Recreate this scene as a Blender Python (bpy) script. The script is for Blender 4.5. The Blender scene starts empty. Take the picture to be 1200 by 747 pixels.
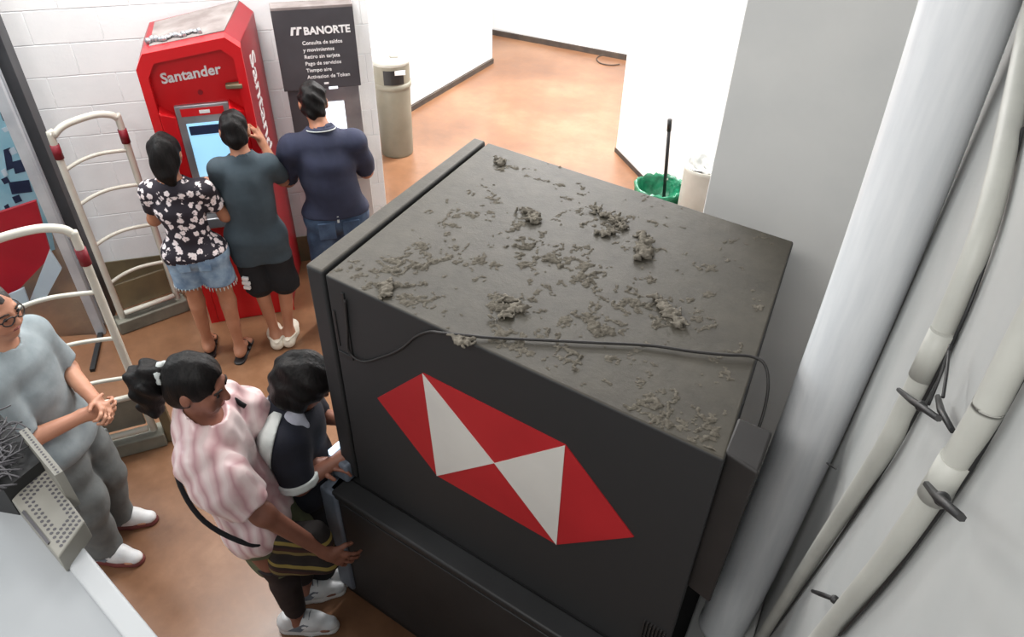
import bpy, bmesh, math, random
import numpy as np
from mathutils import Vector, Matrix
random.seed(7)
SC = bpy.context.scene
COL = SC.collection

# ------------------------------------------------------------------ camera
CAM_H = 3.3
ROLL, TILT, YAW, FPX = 0.02635639, 0.66559956, 0.47759862, 852.01
def _cam_axes():
    base = np.array([[1, 0, 0], [0, 0, -1], [0, 1, 0.]])
    cz, sz = math.cos(YAW), math.sin(YAW)
    ct, st = math.cos(TILT), math.sin(TILT)
    cr, sr = math.cos(ROLL), math.sin(ROLL)
    rz = np.array([[cz, -sz, 0], [sz, cz, 0], [0, 0, 1]])
    rx = np.array([[1, 0, 0], [0, ct, -st], [0, st, ct]])
    rr = np.array([[cr, -sr, 0], [sr, cr, 0], [0, 0, 1]])
    return rr @ rx @ base @ rz.T
CAX = _cam_axes()                       # rows: image right, image down, view direction
cd = bpy.data.cameras.new('camera')
cd.sensor_width = 36.0
cd.lens = 36.0 * FPX / 1200.0
cd.clip_start = 0.02
cam = bpy.data.objects.new('camera', cd)
COL.objects.link(cam)
_m = Matrix((CAX[0], -CAX[1], -CAX[2])).transposed().to_4x4()
_m.translation = (0, 0, CAM_H)
cam.matrix_world = _m
SC.camera = cam

# ------------------------------------------------------------------ world, lamps, exposure
SC.view_settings.view_transform = 'Standard'
SC.view_settings.look = 'None'
SC.view_settings.exposure = 0.0
SC.view_settings.gamma = 1.0
SC.view_settings.use_curve_mapping = False
w = bpy.data.worlds.new('world'); SC.world = w; w.use_nodes = True
w.node_tree.nodes['Background'].inputs[0].default_value = (0.93, 0.97, 1.0, 1)
w.node_tree.nodes['Background'].inputs[1].default_value = 0.62
def area_lamp(name, loc, size, power, rot=(0, 0, 0), color=(1, .97, .93)):
    d = bpy.data.lights.new(name, 'AREA'); d.shape = 'RECTANGLE'
    d.size, d.size_y = size; d.energy = power; d.color = color
    o = bpy.data.objects.new(name, d); COL.objects.link(o)
    o.location = loc; o.rotation_euler = rot
    return o
area_lamp('ceiling_lamp', (-3.2, 7.4, 4.1), (2.4, .5), 520, (0, 0, 1.57), (1, .98, .97))
area_lamp('ceiling_lamp', (-2.0, 5.0, 4.2), (1.2, .4), 70, (0, 0, .8))
area_lamp('ceiling_lamp', (-3.6, 2.5, 4.2), (1.6, .5), 125, (0, 0, .8))
area_lamp('ceiling_lamp', (-.75, -1.0, 4.25), (1.4, .5), 62, (.42, 0, 0))
area_lamp('ceiling_lamp', (-5.3, .8, 3.8), (1.6, .8), 110, (0, 0, .8), (.9, .97, 1))

def at(px, py, z=0.0):
    """point at height z that the photograph shows at pixel px, py"""
    d = CAX.T @ np.array([(px - 600) / FPX, (py - 373.5) / FPX, 1.0])
    return Vector((0, 0, CAM_H)) + Vector(d) * ((z - CAM_H) / d[2])
def on_plane(px, py, p0, n):
    """point of the plane (p0, n) that the photograph shows at pixel px, py"""
    d = Vector(CAX.T @ np.array([(px - 600) / FPX, (py - 373.5) / FPX, 1.0]))
    o = Vector((0, 0, CAM_H)); n = Vector(n)
    return o + d * ((Vector(p0) - o).dot(n) / d.dot(n))
# ------------------------------------------------------------------ helpers
def obj(name, me, parent=None, label=None, cat=None, group=None, kind=None):
    o = bpy.data.objects.new(name, me); COL.objects.link(o)
    if parent is not None: o.parent = parent
    return tag(o, label, cat, group, kind)
def tag(o, label=None, cat=None, group=None, kind=None):
    if label: o['label'] = label
    if cat: o['category'] = cat
    if group: o['group'] = group
    if kind: o['kind'] = kind
    return o
def thing(name, label, cat, loc=(0, 0, 0), rz=0.0, group=None):
    o = bpy.data.objects.new(name, None); COL.objects.link(o)
    o.location = loc; o.rotation_euler = (0, 0, rz); o.empty_display_size = .1
    return tag(o, label, cat, group)

def _unit_ball(n):
    bm = bmesh.new(); bmesh.ops.create_icosphere(bm, subdivisions=1 if n < 8 else 2, radius=1)
    v = np.array([x.co for x in bm.verts]); f = [[q_.index for q_ in x.verts] for x in bm.faces]; bm.free()
    return v, np.array(f)
class Specks:
    """many small rounded lumps gathered into one mesh"""
    def __init__(s): s.v, s.f, s.n, s.t = [], [], 0, {k: _unit_ball(k) for k in (6, 8)}
    def ball(s, c, r, sc=(1, 1, 1), n=6, rz=0.0):
        v, f = s.t[6 if n < 8 else 8]
        p = v * (np.array(sc) * r); ca, sa_ = math.cos(rz), math.sin(rz)
        p = np.stack([p[:, 0] * ca - p[:, 1] * sa_, p[:, 0] * sa_ + p[:, 1] * ca, p[:, 2]], 1) + np.array(c)
        s.v.append(p); s.f.append(f + s.n); s.n += len(v)
    def mesh(s, name, m):
        me = bpy.data.meshes.new(name); me.from_pydata(np.concatenate(s.v).tolist(), [], np.concatenate(s.f).tolist())
        me.polygons.foreach_set('use_smooth', [True] * len(me.polygons)); me.materials.append(m); return me

class MB:
    """collects simple solids and builds one mesh"""
    def __init__(s): s.bm = bmesh.new()
    def box(s, c, size, rz=0.0, bev=0.0, mi=0, rot=None):
        m = Matrix.Translation(Vector(c)) @ (rot.to_4x4() if rot else Matrix.Rotation(rz, 4, 'Z')) @ Matrix.Diagonal((*size, 1))
        r = bmesh.ops.create_cube(s.bm, size=1, matrix=m)
        s._fin(r['verts'], bev, mi); return s
    def prism(s, base, top, bev=0.0, mi=0):
        n = len(base); vs = [s.bm.verts.new(Vector(p)) for p in list(base) + list(top)]
        fs = [s.bm.faces.new(vs[n:]), s.bm.faces.new(vs[:n][::-1])]
        for i in range(n):
            j = (i + 1) % n; fs.append(s.bm.faces.new((vs[i], vs[j], vs[n + j], vs[n + i])))
        bmesh.ops.recalc_face_normals(s.bm, faces=fs)
        s._fin(vs, bev, mi); return s
    def _fin(s, verts, bev, mi):
        fs = {f for v in verts for f in v.link_faces}
        for f in fs: f.material_index = mi
        if bev > 0:
            es = list({e for v in verts for e in v.link_edges})
            r = bmesh.ops.bevel(s.bm, geom=es, offset=bev, segments=3, affect='EDGES', profile=.5)
            for f in r['faces']: f.material_index = mi; f.smooth = True
    def cyl(s, a, b, r0, r1=None, n=20, mi=0, smooth=True):
        a, b = Vector(a), Vector(b); r1 = r0 if r1 is None else r1
        q = (b - a).to_track_quat('Z', 'Y').to_matrix().to_4x4()
        m = Matrix.Translation((a + b) / 2) @ q
        r = bmesh.ops.create_cone(s.bm, cap_ends=True, segments=n, radius1=r0, radius2=r1, depth=(b - a).length, matrix=m)
        for f in {f for v in r['verts'] for f in v.link_faces}:
            f.material_index = mi; f.smooth = smooth and len(f.verts) == 4
        return s
    def ball(s, c, r, sc=(1, 1, 1), mi=0, n=16):
        m = Matrix.Translation(Vector(c)) @ Matrix.Diagonal((*sc, 1))
        rr = bmesh.ops.create_uvsphere(s.bm, u_segments=n, v_segments=max(6, n // 2), radius=r, matrix=m)
        for f in {f for v in rr['verts'] for f in v.link_faces}: f.material_index = mi; f.smooth = True
        return s
    def lathe(s, prof, c=(0, 0, 0), n=36, mi=0):
        rings = []
        for r, z in prof:
            rings.append([s.bm.verts.new((c[0] + r * math.cos(2 * math.pi * i / n), c[1] + r * math.sin(2 * math.pi * i / n), c[2] + z)) for i in range(n)])
        for A, B in zip(rings[:-1], rings[1:]):
            for i in range(n):
                f = s.bm.faces.new((A[i], A[(i + 1) % n], B[(i + 1) % n], B[i])); f.smooth = True; f.material_index = mi
        return s
    def tube(s, pts, r, n=10, mi=0, up=None):
        pts = [Vector(p) for p in pts]; rs = r if hasattr(r, '__len__') else [r] * len(pts)
        ref = up or Vector((0.13, .31, .94)); rings = []
        for i, p in enumerate(pts):
            t = (pts[min(i + 1, len(pts) - 1)] - pts[max(i - 1, 0)]).normalized()
            u = ref - t * ref.dot(t)
            if u.length < 1e-3: u = t.orthogonal()
            u.normalize(); ref = u; v = t.cross(u)
            rings.append([s.bm.verts.new(p + (u * math.cos(a) + v * math.sin(a)) * rs[i]) for a in [2 * math.pi * k / n for k in range(n)]])
        for A, B in zip(rings[:-1], rings[1:]):
            for i in range(n):
                f = s.bm.faces.new((A[i], A[(i + 1) % n], B[(i + 1) % n], B[i])); f.smooth = True; f.material_index = mi
        for R_ in (rings[0][::-1], rings[-1]):
            f = s.bm.faces.new(R_); f.material_index = mi
        return s
    def poly(s, pts, mi=0):
        f = s.bm.faces.new([s.bm.verts.new(Vector(p)) for p in pts]); f.material_index = mi; return s
    def mesh(s, name, mats):
        me = bpy.data.meshes.new(name); s.bm.to_mesh(me); s.bm.free()
        for m in (mats if isinstance(mats, (list, tuple)) else [mats]): me.materials.append(m)
        return me
    def build(s, name, mats, parent=None, **k): return obj(name, s.mesh(name, mats), parent, **k)

def smooth_path(pts, sub=6):
    pts = [Vector(p) for p in pts]; out = []
    for i in range(len(pts) - 1):
        p0, p1, p2, p3 = pts[max(i - 1, 0)], pts[i], pts[i + 1], pts[min(i + 2, len(pts) - 1)]
        for k in range(sub):
            t = k / sub
            out.append(.5 * ((2 * p1) + (p2 - p0) * t + (2 * p0 - 5 * p1 + 4 * p2 - p3) * t * t + (3 * p1 - p0 - 3 * p2 + p3) * t ** 3))
    out.append(pts[-1]); return out

def lettering(name, body, size, mat, parent, origin, right, up, depth=.002, bold=0.0, sx=1.0, **k):
    """raised letters: real mesh text, placed by origin and two axes"""
    cu = bpy.data.curves.new(name, 'FONT'); cu.body = body; cu.size = size; cu.extrude = depth; cu.offset = bold
    cu.resolution_u = 3
    t = bpy.data.objects.new(name + '_source', cu); COL.objects.link(t)
    dg = bpy.context.evaluated_depsgraph_get(); dg.update()
    me = bpy.data.meshes.new_from_object(t.evaluated_get(dg))
    COL.objects.unlink(t); bpy.data.objects.remove(t)
    r = Vector(right).normalized(); u = Vector(up).normalized(); n = r.cross(u)
    m = Matrix((r * sx, u, n)).transposed().to_4x4(); m.translation = Vector(origin)
    me.transform(m); me.materials.clear(); me.materials.append(mat)
    return obj(name, me, parent, **k)

# ------------------------------------------------------------------ materials
def nodes(name):
    m = bpy.data.materials.new(name); m.use_nodes = True
    nt = m.node_tree; return m, nt, nt.nodes['Principled BSDF']
def N(nt, typ, **kw):
    n = nt.nodes.new(typ)
    for k, v in kw.items():
        if k in n.inputs.keys(): n.inputs[k].default_value = v
        else: setattr(n, k, v)
    return n
def lin(c):
    f = lambda v: v / 12.92 if v <= .04045 else ((v + .055) / 1.055) ** 2.4
    return (*[f(x / 255.) for x in c], 1)
def mat(name, c1, c2=None, scale=6.0, rough=.6, metal=0.0, bump=0.0, bscale=40.0, coat=0.0, lo=.35, hi=.65, detail=4.0, spec=.5, stretch=None):
    """procedural: two sRGB tones mixed by noise, with fine bump"""
    m, nt, b = nodes(name); L = nt.links
    tc = N(nt, 'ShaderNodeTexCoord'); src = tc.outputs['Object']
    if stretch:
        mp = N(nt, 'ShaderNodeMapping'); mp.inputs['Scale'].default_value = stretch
        L.new(src, mp.inputs[0]); src = mp.outputs[0]
    nz = N(nt, 'ShaderNodeTexNoise', Scale=scale, Detail=detail); L.new(src, nz.inputs['Vector'])
    cr = N(nt, 'ShaderNodeValToRGB'); L.new(nz.outputs[0], cr.inputs[0])
    c2 = c2 or tuple(x * .92 for x in c1)
    cr.color_ramp.elements[0].position, cr.color_ramp.elements[1].position = lo, hi
    cr.color_ramp.elements[0].color, cr.color_ramp.elements[1].color = lin(c2), lin(c1)
    L.new(cr.outputs[0], b.inputs['Base Color'])
    b.inputs['Roughness'].default_value = rough; b.inputs['Metallic'].default_value = metal
    b.inputs['Coat Weight'].default_value = coat; b.inputs['Specular IOR Level'].default_value = spec
    if bump > 0:
        n2 = N(nt, 'ShaderNodeTexNoise', Scale=bscale, Detail=5.0); L.new(src, n2.inputs['Vector'])
        bp = N(nt, 'ShaderNodeBump', Strength=bump, Distance=.01); L.new(n2.outputs[0], bp.inputs['Height'])
        L.new(bp.outputs[0], b.inputs['Normal'])
    return m
def glow(name, c, s):
    m, nt, b = nodes(name)
    b.inputs['Base Color'].default_value = lin(c); b.inputs['Emission Color'].default_value = lin(c); b.inputs['Emission Strength'].default_value = s
    return m

def floor_material():
    m, nt, b = nodes('stained_concrete'); L = nt.links
    tc = N(nt, 'ShaderNodeTexCoord')
    n1 = N(nt, 'ShaderNodeTexNoise', Scale=.9, Detail=6.0, Roughness=.6); L.new(tc.outputs['Object'], n1.inputs['Vector'])
    n2 = N(nt, 'ShaderNodeTexNoise', Scale=7.0, Detail=8.0, Roughness=.7); L.new(tc.outputs['Object'], n2.inputs['Vector'])
    ad = N(nt, 'ShaderNodeMath', operation='MULTIPLY_ADD'); ad.inputs[1].default_value = .45; L.new(n2.outputs[0], ad.inputs[0]); L.new(n1.outputs[0], ad.inputs[2])
    cr = N(nt, 'ShaderNodeValToRGB'); L.new(ad.outputs[0], cr.inputs[0])
    e = cr.color_ramp.elements; e[0].position, e[1].position = .5, .95
    e[0].color, e[1].color = lin((100, 69, 49)), lin((144, 107, 80))
    k = cr.color_ramp.elements.new(.72); k.color = lin((122, 86, 61))
    L.new(cr.outputs[0], b.inputs['Base Color'])
    mr = N(nt, 'ShaderNodeMapRange'); mr.inputs['To Min'].default_value = .22; mr.inputs['To Max'].default_value = .42
    L.new(n2.outputs[0], mr.inputs[0]); L.new(mr.outputs[0], b.inputs['Roughness'])
    bp = N(nt, 'ShaderNodeBump', Strength=.06, Distance=.01); L.new(n2.outputs[0], bp.inputs['Height']); L.new(bp.outputs[0], b.inputs['Normal'])
    return m
def dusty_material():
    """charcoal paint under settled grey dust: dust lies where the surface faces up"""
    m, nt, b = nodes('dusty_charcoal_paint'); L = nt.links
    tc = N(nt, 'ShaderNodeTexCoord'); ge = N(nt, 'ShaderNodeNewGeometry'); sp = N(nt, 'ShaderNodeSeparateXYZ'); L.new(ge.outputs['Normal'], sp.inputs[0])
    n1 = N(nt, 'ShaderNodeTexNoise', Scale=9.0, Detail=9.0, Roughness=.7); L.new(tc.outputs['Object'], n1.inputs['Vector'])
    n2 = N(nt, 'ShaderNodeTexNoise', Scale=1.6, Detail=3.0); L.new(tc.outputs['Object'], n2.inputs['Vector'])
    cr = N(nt, 'ShaderNodeValToRGB'); L.new(n1.outputs[0], cr.inputs[0])
    cr.color_ramp.elements[0].position, cr.color_ramp.elements[1].position = .3, .72
    cr.color_ramp.elements[0].color, cr.color_ramp.elements[1].color = lin((57, 52, 44)), lin((76, 71, 61))
    c2 = N(nt, 'ShaderNodeValToRGB'); L.new(n2.outputs[0], c2.inputs[0])
    c2.color_ramp.elements[0].position, c2.color_ramp.elements[1].position = .35, .7
    c2.color_ramp.elements[0].color, c2.color_ramp.elements[1].color = (.72, .72, .68, 1), (1, 1, 1, 1)
    mu = N(nt, 'ShaderNodeMix', data_type='RGBA', blend_type='MULTIPLY'); mu.inputs[0].default_value = 1
    L.new(cr.outputs[0], mu.inputs[6]); L.new(c2.outputs[0], mu.inputs[7])
    mr = N(nt, 'ShaderNodeMapRange'); mr.inputs['From Min'].default_value = .55; mr.inputs['From Max'].default_value = .95; L.new(sp.outputs[2], mr.inputs[0])
    mx = N(nt, 'ShaderNodeMix', data_type='RGBA'); L.new(mr.outputs[0], mx.inputs[0]); mx.inputs[6].default_value = lin((36, 36, 37)); L.new(mu.outputs[2], mx.inputs[7])
    L.new(mx.outputs[2], b.inputs['Base Color']); b.inputs['Roughness'].default_value = .62
    bp = N(nt, 'ShaderNodeBump', Strength=.5, Distance=.006); mm = N(nt, 'ShaderNodeMath', operation='MULTIPLY'); L.new(n1.outputs[0], mm.inputs[0]); L.new(mr.outputs[0], mm.inputs[1])
    L.new(mm.outputs[0], bp.inputs['Height']); L.new(bp.outputs[0], b.inputs['Normal'])
    return m
def floral_material():
    m, nt, b = nodes('floral_print'); L = nt.links
    tc = N(nt, 'ShaderNodeTexCoord')
    nz = N(nt, 'ShaderNodeTexNoise', Scale=60.0, Detail=2.0); L.new(tc.outputs['Object'], nz.inputs['Vector'])
    mxv = N(nt, 'ShaderNodeMix', data_type='VECTOR'); mxv.inputs[0].default_value = .03; L.new(tc.outputs['Object'], mxv.inputs[4]); L.new(nz.outputs[1], mxv.inputs[5])
    vo = N(nt, 'ShaderNodeTexVoronoi', Scale=22.0, Randomness=.85); L.new(mxv.outputs[1], vo.inputs['Vector'])
    cr = N(nt, 'ShaderNodeValToRGB'); cr.color_ramp.interpolation = 'LINEAR'; L.new(vo.outputs['Distance'], cr.inputs[0])
    e = cr.color_ramp.elements; e[0].position = 0.06; e[0].color = lin((58, 44, 50)); e[1].position = .14; e[1].color = lin((236, 222, 220))
    k = e.new(.36); k.color = lin((232, 220, 222)); k = e.new(.43); k.color = lin((33, 27, 38))
    L.new(cr.outputs[0], b.inputs['Base Color']); b.inputs['Roughness'].default_value = .8
    return m
def stripes_material(name, tones, axis, scale, rough=.7, warp=.0, sheen=0.0, smooth=False):
    """woven or printed stripes along one object axis"""
    m, nt, b = nodes(name); L = nt.links
    tc = N(nt, 'ShaderNodeTexCoord'); dt = N(nt, 'ShaderNodeVectorMath', operation='DOT_PRODUCT'); dt.inputs[1].default_value = axis
    nz = N(nt, 'ShaderNodeTexNoise', Scale=7.0, Detail=2.0); L.new(tc.outputs['Object'], nz.inputs['Vector']); L.new(tc.outputs['Object'], dt.inputs[0])
    ma = N(nt, 'ShaderNodeMath', operation='MULTIPLY_ADD'); ma.inputs[1].default_value = warp; L.new(nz.outputs[0], ma.inputs[0]); L.new(dt.outputs['Value'], ma.inputs[2])
    ms = N(nt, 'ShaderNodeMath', operation='MULTIPLY'); ms.inputs[1].default_value = scale; L.new(ma.outputs[0], ms.inputs[0])
    fr = N(nt, 'ShaderNodeMath', operation='FRACT'); L.new(ms.outputs[0], fr.inputs[0])
    cr = N(nt, 'ShaderNodeValToRGB'); L.new(fr.outputs[0], cr.inputs[0]); cr.color_ramp.interpolation = 'LINEAR' if smooth else 'CONSTANT'
    e = cr.color_ramp.elements
    for i, c in enumerate(tones):
        k = e[i] if i < 2 else e.new(i / len(tones))
        k.position = i / len(tones); k.color = lin(c)
    L.new(cr.outputs[0], b.inputs['Base Color']); b.inputs['Roughness'].default_value = rough
    b.inputs['Sheen Weight'].default_value = sheen
    return m

M = dict(
    floor=floor_material(), dusty=dusty_material(),
    white_wall=mat('white_painted_block', (242, 243, 244), (234, 236, 238), 3, .75, bump=.12, bscale=60),
    hall_wall=mat('white_hall_paint', (238, 238, 236), (228, 228, 228), 2, .7, bump=.05),
    grey_wall=mat('grey_white_plaster', (222, 221, 218), (212, 212, 210), 2.2, .7, bump=.06, bscale=25),
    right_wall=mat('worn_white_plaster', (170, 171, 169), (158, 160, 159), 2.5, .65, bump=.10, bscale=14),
    pipe=mat('white_drainpipe_plastic', (232, 234, 236), (220, 223, 226), 5, .38, bump=.03, stretch=(6, 6, .6)),
    conduit=mat('grey_white_conduit', (172, 172, 165), (158, 158, 152), 7, .5),
    dark_base=mat('dark_base_paint', (74, 64, 56), (58, 50, 45), 9, .7),
    black=mat('black_plastic', (26, 26, 27), (20, 20, 21), 12, .5),
    charcoal=mat('charcoal_metal', (37, 37, 38), (32, 32, 33), 5, .55, bump=.04),
    fascia=mat('dark_grey_fascia', (66, 67, 67), (58, 58, 58), 6, .5, bump=.04),
    blue_grey=mat('blue_grey_plastic', (112, 120, 132), (98, 106, 118), 6, .45),
    logo_red=mat('red_vinyl', (172, 32, 38), (160, 28, 34), 3, .5),
    logo_white=mat('white_vinyl', (205, 202, 196), (196, 193, 188), 3, .5),
    bank_red=mat('red_lacquer', (214, 22, 30), (200, 18, 26), 2, .32),
    bank_red_dark=mat('deep_red_panel', (150, 22, 34), (134, 18, 28), 2, .4),
    white_print=mat('white_lettering', (240, 238, 238), (230, 228, 228), 3, .5),
    steel=mat('brushed_steel', (176, 178, 182), (150, 152, 156), 5, .35, metal=.7),
    dim_grey=mat('dim_grey_panel', (72, 70, 74), (62, 60, 64), 4, .5),
    grey_top=mat('grey_dusty_top', (150, 142, 140), (122, 112, 110), 7, .8),
    brown_box=mat('brown_grey_enclosure', (38, 35, 34), (31, 28, 27), 6, .6),
    screen_blue=glow('lit_blue_screen', (150, 205, 235), .75), screen_white=glow('lit_white_screen', (240, 246, 255), 1.0),
    keypad_blue=glow('lit_blue_keypad', (50, 50, 150), .5), led=glow('lit_slot', (210, 235, 255), 1.6), screen_dark=mat('dark_blue_header', (30, 44, 78), (26, 38, 66), 4, .4),
    bin_grey=mat('taupe_bin_plastic', (128, 124, 110), (118, 114, 100), 5, .5),
    bin_top=mat('pale_grey_bin_top', (178, 176, 168), (164, 162, 154), 5, .5),
    drum=mat('pale_drum_plastic', (200, 198, 190), (184, 182, 172), 5, .45),
    bag_white=mat('crumpled_white_bag', (226, 226, 222), (180, 182, 180), 18, .35, bump=.6, bscale=30),
    bag_green=mat('green_bag', (34, 128, 92), (20, 92, 66), 16, .3, bump=.7, bscale=26),
    gate=mat('cream_gate_tube', (206, 203, 192), (190, 186, 174), 6, .4),
    gate_dark=mat('olive_gate_rail', (112, 100, 74), (92, 84, 64), 6, .5), gate_base=mat('grey_gate_base', (122, 120, 108), (100, 98, 88), 8, .6),
    gate_red=mat('dark_red_sleeve', (126, 20, 36), (110, 16, 30), 4, .5),
    aluminium=mat('pale_aluminium', (196, 202, 208), (176, 182, 190), 6, .35, metal=.3),
    jamb=mat('dark_door_jamb', (62, 64, 68), (52, 54, 58), 6, .5),
    poster=mat('pale_blue_poster', (186, 222, 232), (150, 200, 216), 4, .5), poster_ink=mat('navy_poster_print', (44, 54, 84), (36, 44, 72), 9, .5),
    edge_lit=mat('painted_edge_light', (174, 177, 179), (166, 169, 172), 4, .5), stand_red=mat('red_display_board', (190, 20, 40), (174, 18, 36), 3, .45), stand_white=mat('white_display_board', (226, 232, 238), (214, 222, 230), 3, .5),
    cabinet=mat('pale_grey_cabinet_paint', (150, 153, 156), (142, 146, 149), 1.6, .5), vent=mat('beige_vent_plate', (132, 130, 123), (122, 120, 113), 8, .5),
    dust=mat('grey_dust_fluff', (106, 101, 92), (86, 81, 73), 60, .95, bump=.4, bscale=120, spec=.1),
    clump=mat('grey_lint', (122, 116, 106), (98, 93, 85), 60, .95, bump=.3, bscale=120, spec=.1), skin=mat('warm_skin', (176, 122, 94), (164, 110, 84), 9, .5, bump=.05), skin_dark=mat('brown_skin', (140, 92, 74), (126, 82, 66), 9, .5, bump=.05),
    skin_pale=mat('light_skin', (186, 136, 110), (174, 122, 98), 9, .5, bump=.05),
    hair=mat('black_hair', (20, 16, 16), (9, 8, 8), 60, .55, bump=.4, bscale=70, stretch=(1, 1, .12), spec=.2),
    hair_short=mat('short_greying_hair', (70, 62, 58), (34, 30, 29), 60, .5, bump=.6, bscale=90),
    eye=mat('dark_eye', (24, 18, 16), (14, 10, 10), 9, .2), lips=mat('muted_lips', (136, 72, 66), (126, 66, 60), 9, .5), brow=mat('dark_brow', (36, 28, 26), (28, 22, 20), 30, .8),
    floral=floral_material(),
    denim_light=mat('washed_denim', (146, 170, 192), (104, 130, 158), 16, .85, bump=.2, bscale=120), denim=mat('dark_denim', (66, 86, 112), (46, 62, 86), 14, .85, bump=.2, bscale=120),
    teal_tee=mat('slate_teal_jersey', (62, 74, 82), (54, 66, 74), 10, .9, bump=.1), black_cloth=mat('black_cloth', (22, 22, 26), (16, 16, 20), 10, .9, bump=.1),
    navy_tee=mat('navy_pique', (44, 48, 70), (36, 40, 60), 10, .9, bump=.1), grey_tee=mat('heather_grey_jersey', (140, 150, 154), (124, 134, 138), 14, .9, bump=.1),
    grey_trouser=mat('grey_twill', (104, 108, 108), (90, 94, 94), 12, .9, bump=.15), navy_sweat=mat('navy_sweatshirt', (22, 25, 38), (16, 18, 28), 10, .9, bump=.1),
    white_cloth=mat('off_white_cloth', (196, 200, 198), (178, 184, 182), 12, .85, bump=.1), grey_hood=mat('light_grey_hood', (168, 170, 182), (150, 152, 164), 12, .9),
    pink_satin=stripes_material('striped_pink_satin', [(230, 204, 203), (222, 190, 190), (196, 150, 154), (222, 190, 190), (236, 214, 212)], (.8, .5, .25), 22, .36, .06, .2, True),
    pink_band=mat('deep_pink_facing', (196, 86, 104), (180, 72, 92), 9, .5),
    olive=mat('olive_green_cloth', (104, 110, 82), (88, 94, 70), 12, .85, bump=.15), legging=mat('dark_brown_leggings', (44, 34, 34), (34, 26, 27), 12, .8),
    woven=stripes_material('striped_woven_cloth', [(30, 24, 22), (30, 24, 22), (120, 104, 60), (60, 30, 26), (40, 26, 24), (142, 124, 62), (34, 28, 26)], (.2, .1, .95), 7.5, .8, .03),
    shoe_white=mat('white_sneaker_leather', (222, 222, 222), (196, 198, 200), 14, .5), sole=mat('sneaker_sole', (206, 204, 202), (186, 184, 182), 9, .6), sole_red=mat('red_brown_sole', (110, 50, 46), (90, 40, 38), 9, .6),
    shoe_grey=mat('grey_sneaker_mesh', (110, 116, 124), (92, 98, 106), 30, .7), clog=mat('cream_clog_foam', (222, 214, 198), (204, 194, 176), 9, .6), sandal=mat('black_sandal_strap', (30, 26, 26), (22, 20, 20), 9, .5),
)
# ------------------------------------------------------------------ the setting
def struct(name, mb, m, parent=None): return mb.build(name, m, parent, kind='structure')
MB_ = MB
WH = 4.3
struct('floor', MB().box((-3, 4.5, -.05), (14, 14, .1)), M['floor'])
# right wall with the pipes, and the grey pillar behind the big machine
XW = .21
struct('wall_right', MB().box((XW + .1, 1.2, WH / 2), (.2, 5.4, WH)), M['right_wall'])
struct('wall_pillar', MB().prism([(-.565, 2.9, 0), (XW + .001, 2.9, 0), (XW + .001, 3.35, 0), (-.565, 3.35, 0)],
       [(-.565, 2.9, WH), (XW + .001, 2.9, WH), (XW + .001, 3.35, WH), (-.565, 3.35, WH)], bev=.006), M['grey_wall'])
# hall: angled white wall behind the bins, far wall, left wall
def wall_prism(name, pts, m, h=WH): return struct(name, MB().prism([(x, y, 0) for x, y in pts], [(x, y, h) for x, y in pts]), m)
wall_prism('wall_angled', [(-2.33, 6.76), (.75, 3.75), (.95, 3.95), (.95, 6.9), (-2.2, 7.6)], M['hall_wall'])
wf = wall_prism('wall_far', [(-8.5, 9.53), (1.5, 9.53), (1.5, 9.75), (-8.5, 9.75)], M['hall_wall'])
wh = wall_prism('wall_hall', [(-4.78, 5.45), (-4.78, 8.46), (-5.0, 8.46), (-5.0, 5.45)], M['hall_wall'])
# long block wall behind both machines, turned 45 degrees: y - x = 7.35
S2 = math.sqrt(.5)
ALONG = Vector((S2, S2, 0)); OUT = Vector((S2, -S2, 0))             # along the wall to the right, and out of it towards the room
W0 = Vector((-4.86, 2.49, 0))                                       # left end of the wall at the door
W1 = Vector((-3.27, 4.08, 0))
WLEN = (W1 - W0).length
def wp(a, o, z): return W0 + ALONG * a + OUT * o + Vector((0, 0, z))
wb = wall_prism('wall_back', [tuple(wp(-.02, 0, 0)[:2]), tuple(wp(WLEN, 0, 0)[:2]), tuple(wp(WLEN, -.25, 0)[:2]), tuple(wp(-.02, -.25, 0)[:2])], M['white_wall'])
wall_prism('wall_return', [tuple(wp(WLEN - .02, -.24, 0)[:2]), tuple(wp(WLEN - .002, -.24, 0)[:2]), tuple(wp(WLEN - .002, -2.1, 0)[:2]), tuple(wp(WLEN - .2, -2.1, 0)[:2])], M['hall_wall'])
def blocks(wall, origin, along, out, length, z0, z1, bl=.40, bh=.20, m='white_wall', depth=.012):
    """painted blocks standing a little proud of the wall core, joints left between them"""
    cache = {}
    row = 0; z = z0
    while z < z1 - .02:
        x = -(bl / 2) * (row % 2)
        while x < length - .01:
            a, b = max(x, 0), min(x + bl, length)
            if b - a > .04:
                key = round(b - a, 3)
                if key not in cache:
                    cache[key] = MB().box((0, 0, 0), (key - .005, depth, bh - .005), bev=.0025).mesh('brick', M[m])
                o = obj('brick', cache[key], wall)
                ang = math.atan2(along.y, along.x)
                o.rotation_euler = (0, 0, ang)
                o.location = origin + along * ((a + b) / 2) + out * (depth / 2 - .008 + random.uniform(0, .0008)) + Vector((0, 0, z + bh / 2))
            x += bl
        z += bh; row += 1
blocks(wb, wp(0, 0, 0), ALONG, OUT, WLEN, .0, 2.8)
blocks(wf, Vector((-6.2, 9.53, 0)), Vector((1, 0, 0)), Vector((0, -1, 0)), 4.4, .08, .95, m='hall_wall')
blocks(wh, Vector((-4.78, 8.46, 0)), Vector((0, -1, 0)), Vector((1, 0, 0)), 3.0, .06, 1.3, m='hall_wall')
struct('baseboard_far', MB().box((-3.5, 9.505, .035), (10, .03, .07)), M['dark_base'])
struct('baseboard_hall', MB().box((-4.762, 6.95, .03), (.03, 3.0, .06)), M['dark_base'])
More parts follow.
